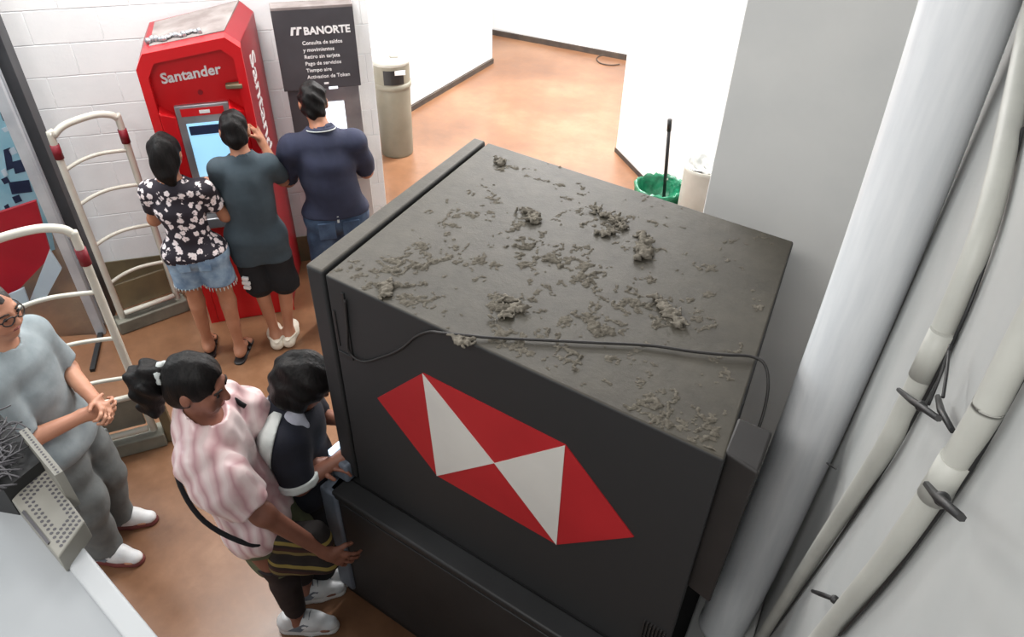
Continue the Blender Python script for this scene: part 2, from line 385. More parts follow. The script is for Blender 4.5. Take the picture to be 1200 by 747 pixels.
struct('baseboard_angled', MB().prism([(-2.345, 6.76, 0), (-2.32, 6.735, 0), (.7, 3.775, 0), (.715, 3.79, 0)], [(-2.345, 6.76, .05), (-2.32, 6.735, .05), (.7, 3.775, .05), (.715, 3.79, .05)]), M['dark_base'])
struct('baseboard_back', MB().prism([tuple(wp(0, .012, 0)), tuple(wp(WLEN, .012, 0)), tuple(wp(WLEN, .03, 0)), tuple(wp(0, .03, 0))],
       [tuple(wp(0, .012, .22)), tuple(wp(WLEN, .012, .22)), tuple(wp(WLEN, .022, .22)), tuple(wp(0, .022, .22))]), M['gate_dark'])
MB().box((.075, 2.05, .16), (.262, 1.65, .32), bev=.01).build('trim_1', M['right_wall'], None, kind='structure')
# shop door at the left end of the block wall: dark jamb, pale frame, glass leaf
door = thing('door_1', 'pale aluminium framed glass shop door with a dark jamb beside the block wall', 'door', (0, 0, 0)); door['kind'] = 'structure'
def post(name, base, sx, sy, h, m, lean=(0, 0)):
    b = Vector((*base, 0)); c = [(-sx, -sy), (sx, -sy), (sx, sy), (-sx, sy)]
    r = [OUT * x + ALONG * y for x, y in c]
    return MB().prism([b + q for q in r], [b + q + Vector((*lean, h)) for q in r], bev=.004).build(name, M[m], door)
post('jamb', (-4.50, 2.32), .07, .045, 3.4, 'jamb')
post('door_frame', (-4.36, 2.15), .022, .03, 3.4, 'aluminium')
post('door_frame', (-4.43, 2.22), .012, .016, 3.4, 'aluminium')
post('door_frame', (-5.35, 1.40), .022, .03, 3.4, 'aluminium')
def glass():
    m, nt, b = nodes('door_glass')
    b.inputs['Base Color'].default_value = (.9, .97, 1, 1); b.inputs['Roughness'].default_value = .03
    b.inputs['Transmission Weight'].default_value = 1.0; b.inputs['IOR'].default_value = 1.02
    return m
g0, g1 = Vector((-4.39, 2.13, 0)), Vector((-5.33, 1.42, 0)); gn = (g1 - g0).cross(Vector((0, 0, 1))).normalized() * .004
MB().prism([g0 - gn, g1 - gn, g1 + gn, g0 + gn], [p + Vector((0, 0, 3.3)) for p in (g0 - gn, g1 - gn, g1 + gn, g0 + gn)]).build('pane', glass(), door)
gl_ = g1 - g0; li = [g0 - gn * 12, g1 - gn * 12, g1 + gn * 12, g0 + gn * 12]
MB().prism([p + Vector((0, 0, 2.08)) for p in li], [p + Vector((0, 0, 3.5)) for p in li]).build('trim_2', M['hall_wall'], None, kind='structure')
MB().box((-4.24, 2.03, .012), (.03, .5, .024), rz=math.radians(45)).build('floor_guide', M['black'], door)
# ------------------------------------------------------------------ bodies: smooth blended distance fields, one closed surface each
class Field:
    def __init__(s, lo, hi, res):
        s.res = res; s.lo = np.array(lo, float); s.n = np.ceil((np.array(hi, float) - s.lo) / res).astype(int) + 1
        s.d = np.full(s.n, .2, np.float32)
    def _sl(s, lo, hi):
        a = np.clip(np.floor((lo - s.lo) / s.res).astype(int), 0, s.n - 1); b = np.clip(np.ceil((hi - s.lo) / s.res).astype(int) + 1, 1, s.n)
        sl = tuple(slice(i, max(j, i + 1)) for i, j in zip(a, b))
        g = np.meshgrid(*[s.lo[i] + s.res * np.arange(sl[i].start, sl[i].stop) for i in range(3)], indexing='ij')
        return sl, np.stack(g, -1).astype(np.float32)
    def _mix(s, sl, d, k, sub=False):
        o = s.d[sl]
        if sub: s.d[sl] = np.maximum(o, -d); return
        if k <= 0: s.d[sl] = np.minimum(o, d); return
        h = np.clip(.5 + .5 * (o - d) / k, 0, 1); s.d[sl] = o + (d - o) * h - k * h * (1 - h)
    def cap(s, a, b, ra, rb=None, k=.03, flat=None, st=1.0, end=False, start=False, sub=False):
        """tapered capsule; flat is the axis along which it is st times thinner; end / start cut its ends square"""
        a, b = np.array(a, float), np.array(b, float); rb = ra if rb is None else rb
        pad = max(ra, rb) + k + .02
        sl, P = s._sl(np.minimum(a, b) - pad, np.maximum(a, b) + pad)
        q = P - a.astype(np.float32); ab = (b - a).astype(np.float32)
        if flat is not None and st != 1.0:
            f = np.array(flat, np.float32); f /= np.linalg.norm(f)
            q = q + (st - 1) * (q @ f)[..., None] * f; ab = ab + (st - 1) * (ab @ f) * f
        L2 = float(ab @ ab) + 1e-9; t0 = (q @ ab) / L2; t = np.clip(t0, 0, 1)
        d = np.linalg.norm(q - t[..., None] * ab, axis=-1) - (ra + (rb - ra) * t)
        if st > 1.0: d = d / st ** .5
        L = L2 ** .5
        if end: d = np.maximum(d, (t0 - 1) * L)
        if start: d = np.maximum(d, -t0 * L)
        s._mix(sl, d, k, sub); return s
    def ell(s, c, axes, r, k=.02, sub=False):
        c = np.array(c, float); r = np.array(r, np.float32); pad = r.max() + k + .02
        sl, P = s._sl(c - pad, c + pad); A_ = np.array(axes, np.float32)
        q = (P - c.astype(np.float32)) @ A_.T
        k0 = np.linalg.norm(q / r, axis=-1); k1 = np.linalg.norm(q / (r * r), axis=-1) + 1e-6
        s._mix(sl, k0 * (k0 - 1) / k1, k, sub); return s
    def cut(s, p, n):
        g = [s.lo[i] + s.res * np.arange(s.n[i]) for i in range(3)]; n = np.array(n, float); n /= np.linalg.norm(n)
        pl = (g[0][:, None, None] - p[0]) * n[0] + (g[1][None, :, None] - p[1]) * n[1] + (g[2][None, None, :] - p[2]) * n[2]
        s.d = np.maximum(s.d, pl.astype(np.float32)); return s
    def folds(s, amp, waves):
        g = [s.lo[i] + s.res * np.arange(s.n[i]) for i in range(3)]
        i, j, k = np.nonzero(np.abs(s.d) < .04); x, y, z = g[0][i], g[1][j], g[2][k]
        for v, ph in waves: s.d[i, j, k] += (amp * np.sin(x * v[0] + y * v[1] + z * v[2] + ph + 1.3 * np.sin(z * 9 + ph))).astype(np.float32)
        return s
    def mesh(s, name, mats):
        """surface nets"""
        D_ = s.d; ins = D_ < 0
        c = [(i, j, k) for i in (0, 1) for j in (0, 1) for k in (0, 1)]
        nx, ny, nz = D_.shape
        cnt = np.zeros((nx - 1, ny - 1, nz - 1), np.int8)
        for i, j, k in c: cnt += ins[i:nx - 1 + i, j:ny - 1 + j, k:nz - 1 + k]
        cells = np.argwhere((cnt > 0) & (cnt < 8))
        vals = {q_: D_[cells[:, 0] + q_[0], cells[:, 1] + q_[1], cells[:, 2] + q_[2]] for q_ in c}
        acc = np.zeros((len(cells), 3)); num = np.zeros(len(cells))
        for a in c:
            for ax in range(3):
                if a[ax]: continue
                b = list(a); b[ax] = 1; b = tuple(b); va, vb = vals[a], vals[b]
                x = (va < 0) != (vb < 0)
                t = np.where(x, va / np.where(x, va - vb, 1), 0)
                p = np.zeros((len(cells), 3)); p[:] = a; p[:, ax] += t
                acc += p * x[:, None]; num += x
        V = s.lo + (cells + acc / num[:, None]) * s.res
        idx = np.full(cnt.shape, -1, np.int64); idx[tuple(cells.T)] = np.arange(len(cells))
        quads = []
        for ax in range(3):
            u, v = [(1, 2), (2, 0), (0, 1)][ax]
            lo_ = [slice(None)] * 3; hi_ = [slice(None)] * 3; lo_[ax] = slice(0, -1); hi_[ax] = slice(1, None)
            x = ins[tuple(lo_)] != ins[tuple(hi_)]; e = np.argwhere(x)
            e = e[(e[:, u] > 0) & (e[:, v] > 0) & (e[:, u] < D_.shape[u] - 1) & (e[:, v] < D_.shape[v] - 1)]
            first = ins[tuple(e.T)]
            def g(du, dv):
                w_ = e.copy(); w_[:, u] -= du; w_[:, v] -= dv; return idx[tuple(w_.T)]
            Q = np.stack([g(1, 1), g(0, 1), g(0, 0), g(1, 0)], 1)
            Q[~first] = Q[~first][:, ::-1]; quads.append(Q)
        F = np.concatenate(quads)
        me = bpy.data.meshes.new(name); me.vertices.add(len(V)); me.loops.add(F.size); me.polygons.add(len(F))
        me.vertices.foreach_set('co', V.astype(np.float32).ravel()); me.loops.foreach_set('vertex_index', F.astype(np.int32).ravel())
        me.polygons.foreach_set('loop_start', np.arange(0, F.size, 4, dtype=np.int32)); me.polygons.foreach_set('loop_total', np.full(len(F), 4, np.int32))
        me.polygons.foreach_set('use_smooth', np.ones(len(F), bool))
        for m in (mats if isinstance(mats, (list, tuple)) else [mats]): me.materials.append(m)
        me.update(calc_edges=True); return me

UP = np.array([0, 0, 1.])
def unit(v): v = np.array(v, float); return v / np.linalg.norm(v)
def lerp(a, b, t): return a + (b - a) * t

class Figure:
    """joints of one person in metres from the point between the feet, and the fields grown on them"""
    def __init__(s, pose, build=1.0, look=None, tip=0.0, roll=0.0):
        f = unit([*pose['face'], 0]); r = np.array([f[1], -f[0], 0]); s.f, s.r, s.bld = f, r, build
        s.J = {k: r * v[0] + f * v[1] + UP * v[2] for k, v in pose['J'].items()}
        s.toe = {}
        for sd in 'LR': s.toe[sd] = unit(f + r * (.12 if sd == 'R' else -.12))
        lk = unit([*(look or pose['face']), 0])
        s.hf = unit(lk * math.cos(tip) - UP * math.sin(tip)); hr = np.array([lk[1], -lk[0], 0]); s.hr = unit(hr)
        s.hu = np.cross(s.hr, s.hf); s.base = pose['base']
        P = np.array(list(s.J.values())); s.lo = P.min(0) - .22; s.hi = P.max(0) + .24; s.lo[2] = -.02
    def H(s, x, y, z): return s.J['head'] + s.hr * x + s.hf * y + s.hu * z
    def field(s, res, lo=None, hi=None): return Field(s.lo if lo is None else lo, s.hi if hi is None else hi, res)
    def torso(s, F, g=0.0, k=.05):
        J, b = s.J, s.bld; f = s.f
        F.cap(lerp(J['hipL'], J['hipR'], -.02) + UP * .05, lerp(J['hipL'], J['hipR'], 1.02) + UP * .05, .098 * b + g, k=k, flat=f, st=1.0)
        F.cap(J['pelvis'], J['waist'], .128 * b + g, .118 * b + g, k=k, flat=f, st=1.28)
        F.cap(J['waist'], J['chest'], .118 * b + g, .138 * b + g, k=k, flat=f, st=1.28)
        F.cap(J['chest'], lerp(J['chest'], J['neck'], .6), .138 * b + g, .10 * b + g, k=k, flat=f, st=1.3)
        F.cap(lerp(J['shL'], J['neck'], .12) - UP * .01, lerp(J['shR'], J['neck'], .12) - UP * .01, .06 * b + g, k=k)
        F.cap(lerp(J['chest'], J['neck'], .72), J['neck'], .078 * b + g, .055 + g, k=k)
    def arm(s, F, sd, g=0.0, t=2.0, k=.03, end=False, ru=None):
        """upper arm and forearm, as far as t (1 = elbow, 2 = wrist)"""
        J, b = s.J, s.bld; S, E, W = J['sh' + sd], J['el' + sd], J['wr' + sd]
        F.cap(S, lerp(S, E, min(t, 1)), .052 * b + g, .041 * b + g + (ru or 0), k=k, end=end and t <= 1)
        if t > 1: F.cap(E, lerp(E, W, t - 1), .043 * b + g, lerp(.043, .027, t - 1) * b + g, k=k, end=end)
    def leg(s, F, sd, g=0.0, t=2.0, k=.03, end=False, flare=0.0):
        J, b = s.J, s.bld; Hh, K, A_ = J['hip' + sd], J['kn' + sd], J['an' + sd]
        F.cap(Hh, lerp(Hh, K, min(t, 1)), .086 * b + g, lerp(.086, .054, min(t, 1)) * b + g + flare, k=k, end=end and t <= 1)
        if t > 1:
            F.cap(K, lerp(K, A_, t - 1), .054 * b + g, lerp(.054, .037, t - 1) * b + g + flare, k=k, end=end)
            if t > 1.4 and g < .03: F.cap(lerp(K, A_, .12) - s.f * .018, lerp(K, A_, .55) - s.f * .012, .046 * b + g, .034 * b + g, k=.03)
    def hand(s, F, sd, dirv, palm, curl=.5, spread=.12, sc=1.0):
        """palm, four fingers of unequal length bent towards the palm side, and a thumb off its side"""
        W = s.J['wr' + sd]; d = unit(dirv); pn_ = unit(np.array(palm, float) - d * np.dot(palm, d)); w_ = np.cross(d, pn_)
        th = 1 if sd == 'R' else -1
        w_ = w_ * th                                               # towards the thumb side
        kn = W + d * .082 * sc
        F.cap(W - d * .01, W + d * .025 * sc, .026 * sc, .028 * sc, k=.02, flat=pn_, st=1.25)
        F.cap(W + d * .03 * sc + w_ * .014 * sc, kn + w_ * .022 * sc, .021 * sc, .016 * sc, k=.015, flat=pn_, st=1.35)
        F.cap(W + d * .03 * sc - w_ * .014 * sc, kn - w_ * .024 * sc, .021 * sc, .015 * sc, k=.015, flat=pn_, st=1.35)
        for i, ln in enumerate((.92, 1.0, .95, .76)):
            o = (1.5 - i) * .0195 * sc; p = kn + w_ * o - d * abs(1.2 - i) * .004; a = curl * .55; r_ = .0088 * sc
            sp = unit(d + w_ * (1.5 - i) * spread)
            for L_, k_ in ((.042, .0), (.027, .75), (.022, .65)):
                dd = unit(sp * math.cos(a) + pn_ * math.sin(a)); e = p + dd * L_ * ln * sc
                F.cap(p, e, r_, r_ * .92, k=.006); p = e; r_ *= .92; a += curl * (.9 + k_ * .3)
        p = W + d * .028 * sc + w_ * .026 * sc; t1 = unit(d * .62 + w_ * .75 + pn_ * .25); e = p + t1 * .042 * sc
        F.cap(p, e, .0125 * sc, .0105 * sc, k=.012); t2 = unit(d * .85 + w_ * .35 + pn_ * (.3 + curl * .4)); F.cap(e, e + t2 * .032 * sc, .0102 * sc, .0085 * sc, k=.006)
    def head(s, F, sc=1.0):
        A_ = np.array([s.hr, s.hf, s.hu]); h = lambda x, y, z: s.H(x * sc, y * sc, z * sc)
        F.ell(h(0, -.008, .030), A_, np.array((.074, .094, .088)) * sc, k=.02)
        F.ell(h(0, .022, -.030), A_, np.array((.060, .070, .088)) * sc, k=.03)
        F.cap(h(0, .058, -.092), h(0, .05, -.085), .028 * sc, k=.03)                       # chin
        F.cap(h(0, .090, .012), h(0, .108, -.024), .010 * sc, .0145 * sc, k=.014)          # nose
        F.cap(h(-.034, .078, .026), h(.034, .078, .026), .013 * sc, k=.015)               # brow
        for sx in (-1, 1):
            F.ell(h(.034 * sx, .092, .006), A_, np.array((.017, .012, .011)) * sc, sub=True)
            F.ell(h(.033 * sx, .079, .005), A_, np.array((.014, .012, .011)) * sc, k=.006)   # eyelid bulge
            F.cap(h(.045 * sx, .060, -.03), h(.040 * sx, .066, -.05), .018 * sc, k=.03)    # cheek
            F.ell(h(.077 * sx, -.006, -.004), A_, np.array((.011, .020, .033)) * sc, k=.008) # ear
        F.cap(h(-.017, .088, -.058), h(.017, .088, -.058), .0085 * sc, k=.01)             # mouth
        F.cap(s.J['neck'] - UP * .03, lerp(s.J['neck2'], s.J['head'], .3), .056 * s.bld, .053 * s.bld, k=.03)
    def body(s, res, arms, hands, legs='LR', feet=True, hsc=1.0):
        F = s.field(res); s.torso(F)
        for sd in 'LR':
            s.arm(F, sd, k=.035); s.leg(F, sd, k=.035)
            if feet:
                a = s.J['an' + sd]; F.cap(a - UP * .01, a - UP * .03 - s.toe[sd] * .03, .036, .032, k=.03)
                F.cap(a - UP * .035, np.array([*(a + s.toe[sd] * .13)[:2], .035]), .034, .022, k=.03)
                for i in range(5):
                    sx = np.cross(s.toe[sd], UP) * (i - 2) * .016; e = np.array([*(a + s.toe[sd] * (.15 - .007 * abs(i - (1 if sd == 'L' else 3))) + sx)[:2], .028])
                    F.cap(e - s.toe[sd] * .03, e, .012, .0095, k=.008)
        for sd, (dv, pl, cu) in hands.items(): s.hand(F, sd, dv, pl, cu)
        s.head(F, hsc); return F

def person(name_label, fig, loc):
    return thing('person', name_label, 'person', (*loc, 0))
def face_bits(fig, root, sc=1.0, brow='brow'):
    for sx in (-1, 1):
        p = fig.H(.033 * sx * sc, .0855 * sc, .006 * sc)
        MB().ball(Vector(p), .0095 * sc, n=12).build('eye', M['eye'], root)
        a, m_, b = [Vector(fig.H(x * sx * sc, y * sc, z * sc)) for x, y, z in ((.018, .096, .026), (.034, .094, .032), (.052, .082, .026))]
        MB().tube(smooth_path([a, m_, b], 4), .0035 * sc, 6).build('eyebrow', M[brow], root)
    MB().tube(smooth_path([Vector(fig.H(x * sc, y * sc, z * sc)) for x, y, z in ((-.022, .091, -.058), (0, .0985, -.057), (.022, .091, -.058))], 4), [.002] + [.0045] * 7 + [.002], 6).build('lips', M['lips'], root)
def hair_field(fig, res, sc=1.0):
    c = fig.J['head']; return Field(c - .30, c + .28, res)
def sneaker(root, fig, sd, up='shoe_white', sole='sole', ln=.255):
    a = fig.J['an' + sd]; t = fig.toe[sd]; g = np.array([a[0], a[1], 0]); sdv = np.cross(t, UP)
    F = Field(np.minimum(g - .2, g + t * .25 - .2), np.maximum(g + .2, g + t * .25 + .2), .006)
    F.cap(g - t * .055 + UP * .055, g - t * .035 + UP * .095, .042, .040, k=.03)
    F.cap(g - t * .05 + UP * .045, g + t * .06 + UP * .05, .042, .044, k=.03); F.cap(g + t * .04 + UP * .06, g + t * .145 + UP * .032, .042, .036, k=.03)
    F.cap(g + t * .03 + UP * .10, g + t * .09 + UP * .065, .022, .026, k=.03)
    F.cut(g + UP * .022, -UP).cut(g + UP * .118, UP)
    F.cap(g + UP * .10, g + UP * .14, .03, .034, sub=True)
    sh = obj('shoe', F.mesh('shoe', M[up]), root)
    F = Field(np.minimum(g - .2, g + t * .25 - .2), np.maximum(g + .2, g + t * .25 + .2), .006)
    F.cap(g - t * .055, g + t * .06, .047, .048, k=.02); F.cap(g + t * .06, g + t * .145, .048, .042, k=.02)
    F.cut(g + UP * .03, UP).cut(g + UP * .001, -UP)
    obj('sole', F.mesh('sole', M[sole]), sh)
    for i in range(4):
        p = g + t * (.038 + .022 * i) + UP * (.121 - .0125 * i)
        MB().tube(smooth_path([Vector(p - sdv * .024 - UP * .006), Vector(p + UP * .006), Vector(p + sdv * .024 - UP * .006)], 4), .0032, 6).build('lace', M['white_print' if up != 'shoe_white' else 'shoe_grey'], sh)
    for sx in (-1, 1):
        MB().prism([Vector(g + t * x + sdv * sx * y + UP * z) for x, y, z in ((-.04, .046, .045), (.02, .050, .045), (.06, .040, .082), (.035, .038, .088))], [Vector(g + t * x + sdv * sx * (y + .004) + UP * z) for x, y, z in ((-.04, .046, .045), (.02, .050, .045), (.06, .040, .082), (.035, .038, .088))]).build('side_flash', M['shoe_grey'], sh)
    return sh
WAVES = [((9, 4, 34), .4), ((-7, 12, 22), 1.7), ((16, -9, 12), 2.9)]
# ------------------------------------------------------------------ big dusty cash machine (seen from above and behind one side)
ATM = thing('cash_machine', 'large charcoal cash machine with a dusty top and a red and white emblem', 'cash machine', (-.85, 2.0, 0))
AO = Vector((-.85, 2.0, 0))
D, A, B, C = Vector((-1.57, 1.49, 0)), Vector((-1.60, 2.67, 0)), Vector((-.14, 2.50, 0)), Vector((-.08, 1.34, 0))
ex = (C - D).normalized(); ey = Vector((-ex.y, ex.x, 0))            # along the side face, and into the machine
def q(p, z): return Vector((p.x, p.y, z)) - AO
def mixp(a, b, t): return a + (b - a) * t
ft = .075 / 1.5                                                     # thickness of the front fascia as a share of the depth
Df, Af = mixp(D, C, .055), mixp(A, B, .045)
MB().prism([q(p, .82) for p in (Df + ex * .012, C, B, Af + ex * .012)], [q(p, 1.9) for p in (Df + ex * .012, C, B, Af + ex * .012)], bev=.008).build('upper_housing', M['dusty'], ATM)
fb = MB().prism([q(p, .84) for p in (D, Df, Af, A)], [q(p, 1.905) for p in (D, Df, Af, A)], bev=.012).build('front_fascia', M['dusty'], ATM)
# hinge recess on the side next to the fascia: a framed slot
sl = MB()
def side(s, o, z): return D + ex * s - ey * o + Vector((0, 0, z)) - AO
def slab(mb, s0, s1, z0, z1, o0, o1, bev=0.0, mi=0):
    mb.prism([side(s0, o0, z0), side(s1, o0, z0), side(s1, o1, z0), side(s0, o1, z0)], [side(s0, o0, z1), side(s1, o0, z1), side(s1, o1, z1), side(s0, o1, z1)], bev=bev, mi=mi); return mb
slab(MB(), .165, .178, 1.57, 1.86, -.01, .006, .002).build('hinge_rail', M['black'], ATM)
slab(MB(), .105, .118, 1.60, 1.76, -.01, .004, .002).build('hinge_rail', M['black'], ATM)
slab(MB(), .105, .178, 1.562, 1.578, -.01, .006, .002).build('hinge_rail', M['black'], ATM)
# lower cabinet, a little wider than the housing, with its ledge and door
Dl, Cl = D + Vector((-.02, -.085, 0)), C + Vector((-.015, -.085, 0))
Al, Bl = A + Vector((-.02, .02, 0)), B + Vector((-.015, .02, 0))
MB().prism([q(p, .05) for p in (Dl, Cl, Bl, Al)], [q(p, .80) for p in (Dl, Cl, Bl, Al)], bev=.012).build('lower_cabinet', M['charcoal'], ATM)
def lside(s, o, z): return Dl + ex * s - ey * o + Vector((0, 0, z)) - AO
def lslab(s0, s1, z0, z1, o0, o1, bev=0.004):
    return MB().prism([lside(s0, o0, z0), lside(s1, o0, z0), lside(s1, o1, z0), lside(s0, o1, z0)], [lside(s0, o0, z1), lside(s1, o0, z1), lside(s1, o1, z1), lside(s0, o1, z1)], bev=bev)
lslab(0.03, 1.5, .775, .812, -.09, .012, .01).build('ledge', M['charcoal'], ATM)
lslab(.075, 1.46, .10, .755, -.02, .006, .004).build('side_door', M['charcoal'], ATM)
lslab(-.04, .055, .08, .80, -1.0, .016, .012).build('fascia_edge', M['blue_grey'], ATM)
lslab(-.02, 1.5, .0, .06, -1.1, -.01, .003).build('plinth', M['black'], ATM)
# customer shelf and lit card slot on the front
MB().prism([q(D + Vector((-.10, .0, 0)), .80), q(D + Vector((.02, -.03, 0)), .80), q(D + Vector((.02, 1.1, 0)), .80), q(D + Vector((-.10, 1.1, 0)), .80)],
           [q(D + Vector((-.06, .0, 0)), .90), q(D + Vector((.02, -.03, 0)), .92), q(D + Vector((.02, 1.1, 0)), .92), q(D + Vector((-.06, 1.1, 0)), .90)], bev=.02).build('customer_shelf', M['blue_grey'], ATM)
cs = slab(MB(), -.055, .055, .815, .925, -.12, .03, .014).build('card_reader', M['blue_grey'], ATM)
slab(MB(), -.05, -.035, .925, .955, -.10, .02, .003).build('lit_slot', M['led'], cs)
MB().box(D + Vector((-.006, .55, 1.42)) - AO, (.02, .40, .32), bev=.004).build('screen', M['screen_blue'], ATM)
# emblem: a red six-cornered plate with two white triangles
lg = {'l': (.274, 1.43), 'tl': (.504, 1.674), 'tr': (1.05, 1.674), 'r': (1.309, 1.43), 'br': (1.054, 1.18), 'bl': (.537, 1.18), 'c': (.795, 1.424)}
def plate(keys, o, th, m, name, parent):
    b = [side(*lg[k][:1], o, lg[k][1]) for k in keys]; t = [side(*lg[k][:1], o + th, lg[k][1]) for k in keys]
    return MB().prism(b, t).build(name, M[m], parent)
em = plate(['l', 'tl', 'tr', 'r', 'br', 'bl'], -.002, .006, 'logo_red', 'emblem_plate', ATM)
plate(['tl', 'c', 'bl'], .003, .003, 'logo_white', 'emblem_triangle', em)
plate(['tr', 'br', 'c'], .003, .003, 'logo_white', 'emblem_triangle', em)
# enclosure hung on the rear corner and a vent below it
MB().prism([q(C + Vector(p), 1.30) for p in ((-.02, .03, 0), (.075, .0, 0), (.075, .16, 0), (-.02, .17, 0))], [q(C + Vector(p), 1.90) for p in ((-.01, .03, 0), (.085, .0, 0), (.085, .16, 0), (-.01, .17, 0))], bev=.008).build('side_enclosure', M['brown_box'], ATM)
vb = MB()
for k in range(7): slab(vb, 1.40 + k * .012, 1.406 + k * .012, .83, 1.05, -.01, .012)
vb.build('vent_slats', M['brown_box'], ATM, kind='stuff')

# dust fluff lying on the top
def fluff(path_pts, r0, seed):
    """tangled lint: short random strands melted into one lump"""
    rng = np.random.default_rng(seed); P_ = np.array([tuple(p) for p in path_pts])
    F = Field(P_.min(0) - .05, P_.max(0) + .05, .0032)
    for p in P_:
        for _ in range(5):
            a = p + rng.normal(0, .011, 3) * (1, 1, 0) + (0, 0, rng.uniform(.0, r0 * .9))
            b = a + rng.normal(0, .013, 3) * (1, 1, .45); r_ = r0 * rng.uniform(.3, .58)
            F.cap(a, b, r_, r_ * .6, k=.006)
    F.folds(.0009, [((260, 190, 150), 0), ((-180, 280, 120), 1), ((90, -240, 300), 2)]); F.cut(np.array((0, 0, -.001)), -UP)
    return F
ZT = 1.902
big = [('tall dust clump standing on the charcoal machine top', [(750, 276), (756, 284), (752, 292), (758, 298), (748, 303)], .016),
       ('round dust clump in the middle of the machine top', [(616, 248), (624, 252), (630, 258), (621, 260)], .012),
       ('long crooked dust clump beyond the cable on the machine top', [(770, 352), (778, 360), (786, 367), (793, 375), (798, 382)], .011),
       ('branching dust clump beside the tall one', [(696, 245), (708, 252), (722, 258), (728, 266), (714, 272), (700, 274)], .010),
       ('dust ball near the far corner of the machine top', [(584, 188), (588, 192)], .012),
       ('dust roll at the front end of the machine top', [(452, 333), (456, 341), (450, 346)], .012),
       ('crossed dust strands near the side edge of the machine top', [(590, 352), (600, 358), (610, 362), (598, 368), (588, 374)], .009),
       ('dust heap where the cable crosses the machine edge', [(536, 396), (543, 402), (552, 398)], .010)]
for i, (lab, pts, r) in enumerate(big):
    b0 = at(*pts[0], ZT)
    t = obj('dust_clump', fluff([at(*p, ZT) - b0 for p in smooth_path([Vector((*p, 0)) for p in pts], 3) for p in [(p.x, p.y)]], r * 1.1, i).mesh('dust_clump', M['clump']), None, lab, 'dust clump')
    t.location = b0
def value_noise(x, y, sc, seed):
    g = np.random.default_rng(seed).random((256, 256)); x, y = x * sc + 300.3, y * sc + 300.7
    i, j = np.floor(x).astype(int), np.floor(y).astype(int); u, v = x - i, y - j; u, v = u * u * (3 - 2 * u), v * v * (3 - 2 * v)
    h = lambda a, b: g[a % 256, b % 256]
    return (h(i, j) * (1 - u) + h(i + 1, j) * u) * (1 - v) + (h(i, j + 1) * (1 - u) + h(i + 1, j + 1) * u) * v
def settled_dust(step=.0034):
    """a low relief of lint patches over the machine top"""
    xs = np.arange(-1.50, -.10, step); ys = np.arange(1.36, 2.66, step); X, Y = np.meshgrid(xs, ys, indexing='ij')
    fb = lambda sc, o, sd: sum(value_noise(X, Y, sc * 2.1 ** k, sd + k) * .55 ** k for k in range(o)) / sum(.55 ** k for k in range(o))
    rg_ = 1 - np.abs(2 * fb(30, 4, 31) - 1) * 1.6
    n = .6 * fb(20, 5, 11) + .4 * rg_
    n = np.argsort(np.argsort(n.ravel())).reshape(n.shape) / n.size
    m = np.zeros_like(X)
    for px_, py_, sp, amt in STREAKS:
        c = at(px_, py_, ZT); m = np.maximum(m, amt * np.exp(-(((X - c.x) ** 2 + (Y - c.y) ** 2) / (2 * (sp * .0017) ** 2))))
    p = .018 + .20 * np.clip(m, 0, 1.1)
    h = np.clip((n - (1 - p)) / p, 0, 1) * (.0022 + .0075 * value_noise(X, Y, 26, 4) * np.clip(m, .1, 1)) * (.6 + .8 * value_noise(X, Y, 210, 5))
    u = ((X - D.x) * ex.x + (Y - D.y) * ex.y) / 1.5; v0 = D.y + (C.y - D.y) * u; v1 = A.y + (B.y - A.y) * u
    h[(Y < v0 + .012) | (Y > v1 - .02) | (u < .065) | (X > C.x + (B.x - C.x) * (Y - C.y) / (B.y - C.y) - .03)] = 0
    keep = h > .0003; q_ = keep[:-1, :-1] | keep[1:, :-1] | keep[:-1, 1:] | keep[1:, 1:]
    ids = np.full(X.shape, -1); used = np.zeros(X.shape, bool)
    for a in (slice(0, -1), slice(1, None)):
        for b in (slice(0, -1), slice(1, None)): used[a, b] |= q_
    ids[used] = np.arange(used.sum())
    V = np.stack([X[used], Y[used], ZT - .0012 + h[used]], 1); I, J_ = np.nonzero(q_)
    Fc = np.stack([ids[I, J_], ids[I + 1, J_], ids[I + 1, J_ + 1], ids[I, J_ + 1]], 1)
    me = bpy.data.meshes.new('dust'); me.from_pydata(V.tolist(), [], Fc.tolist()); me.polygons.foreach_set('use_smooth', [True] * len(me.polygons))
    me.materials.append(M['dust']); return me
STREAKS = [(430, 318, 40, .8), (470, 345, 50, 1), (510, 330, 60, 1), (530, 296, 60, .9), (560, 325, 50, .9), (640, 300, 60, .8), (600, 285, 50, .8), (700, 388, 40, 1), (560, 255, 50, .6), (690, 440, 36, 1), (675, 458, 26, 1), (790, 490, 46, .8), (830, 505, 40, .8),
           (735, 345, 45, 1.1), (770, 345, 40, 1), (780, 370, 36, 1.1), (600, 200, 30, .8), (640, 375, 50, .8), (600, 360, 40, 1.1), (545, 345, 50, .8), (705, 260, 40, 1.2), (622, 252, 22, 1.2), (760, 290, 22, 1.1), (625, 300, 30, 1), (480, 310, 50, .8), (690, 330, 60, .7), (700, 415, 40, 1)]
obj('dust', settled_dust(), None, 'loose grey dust and lint scattered over the charcoal machine top', 'dust', kind='stuff')

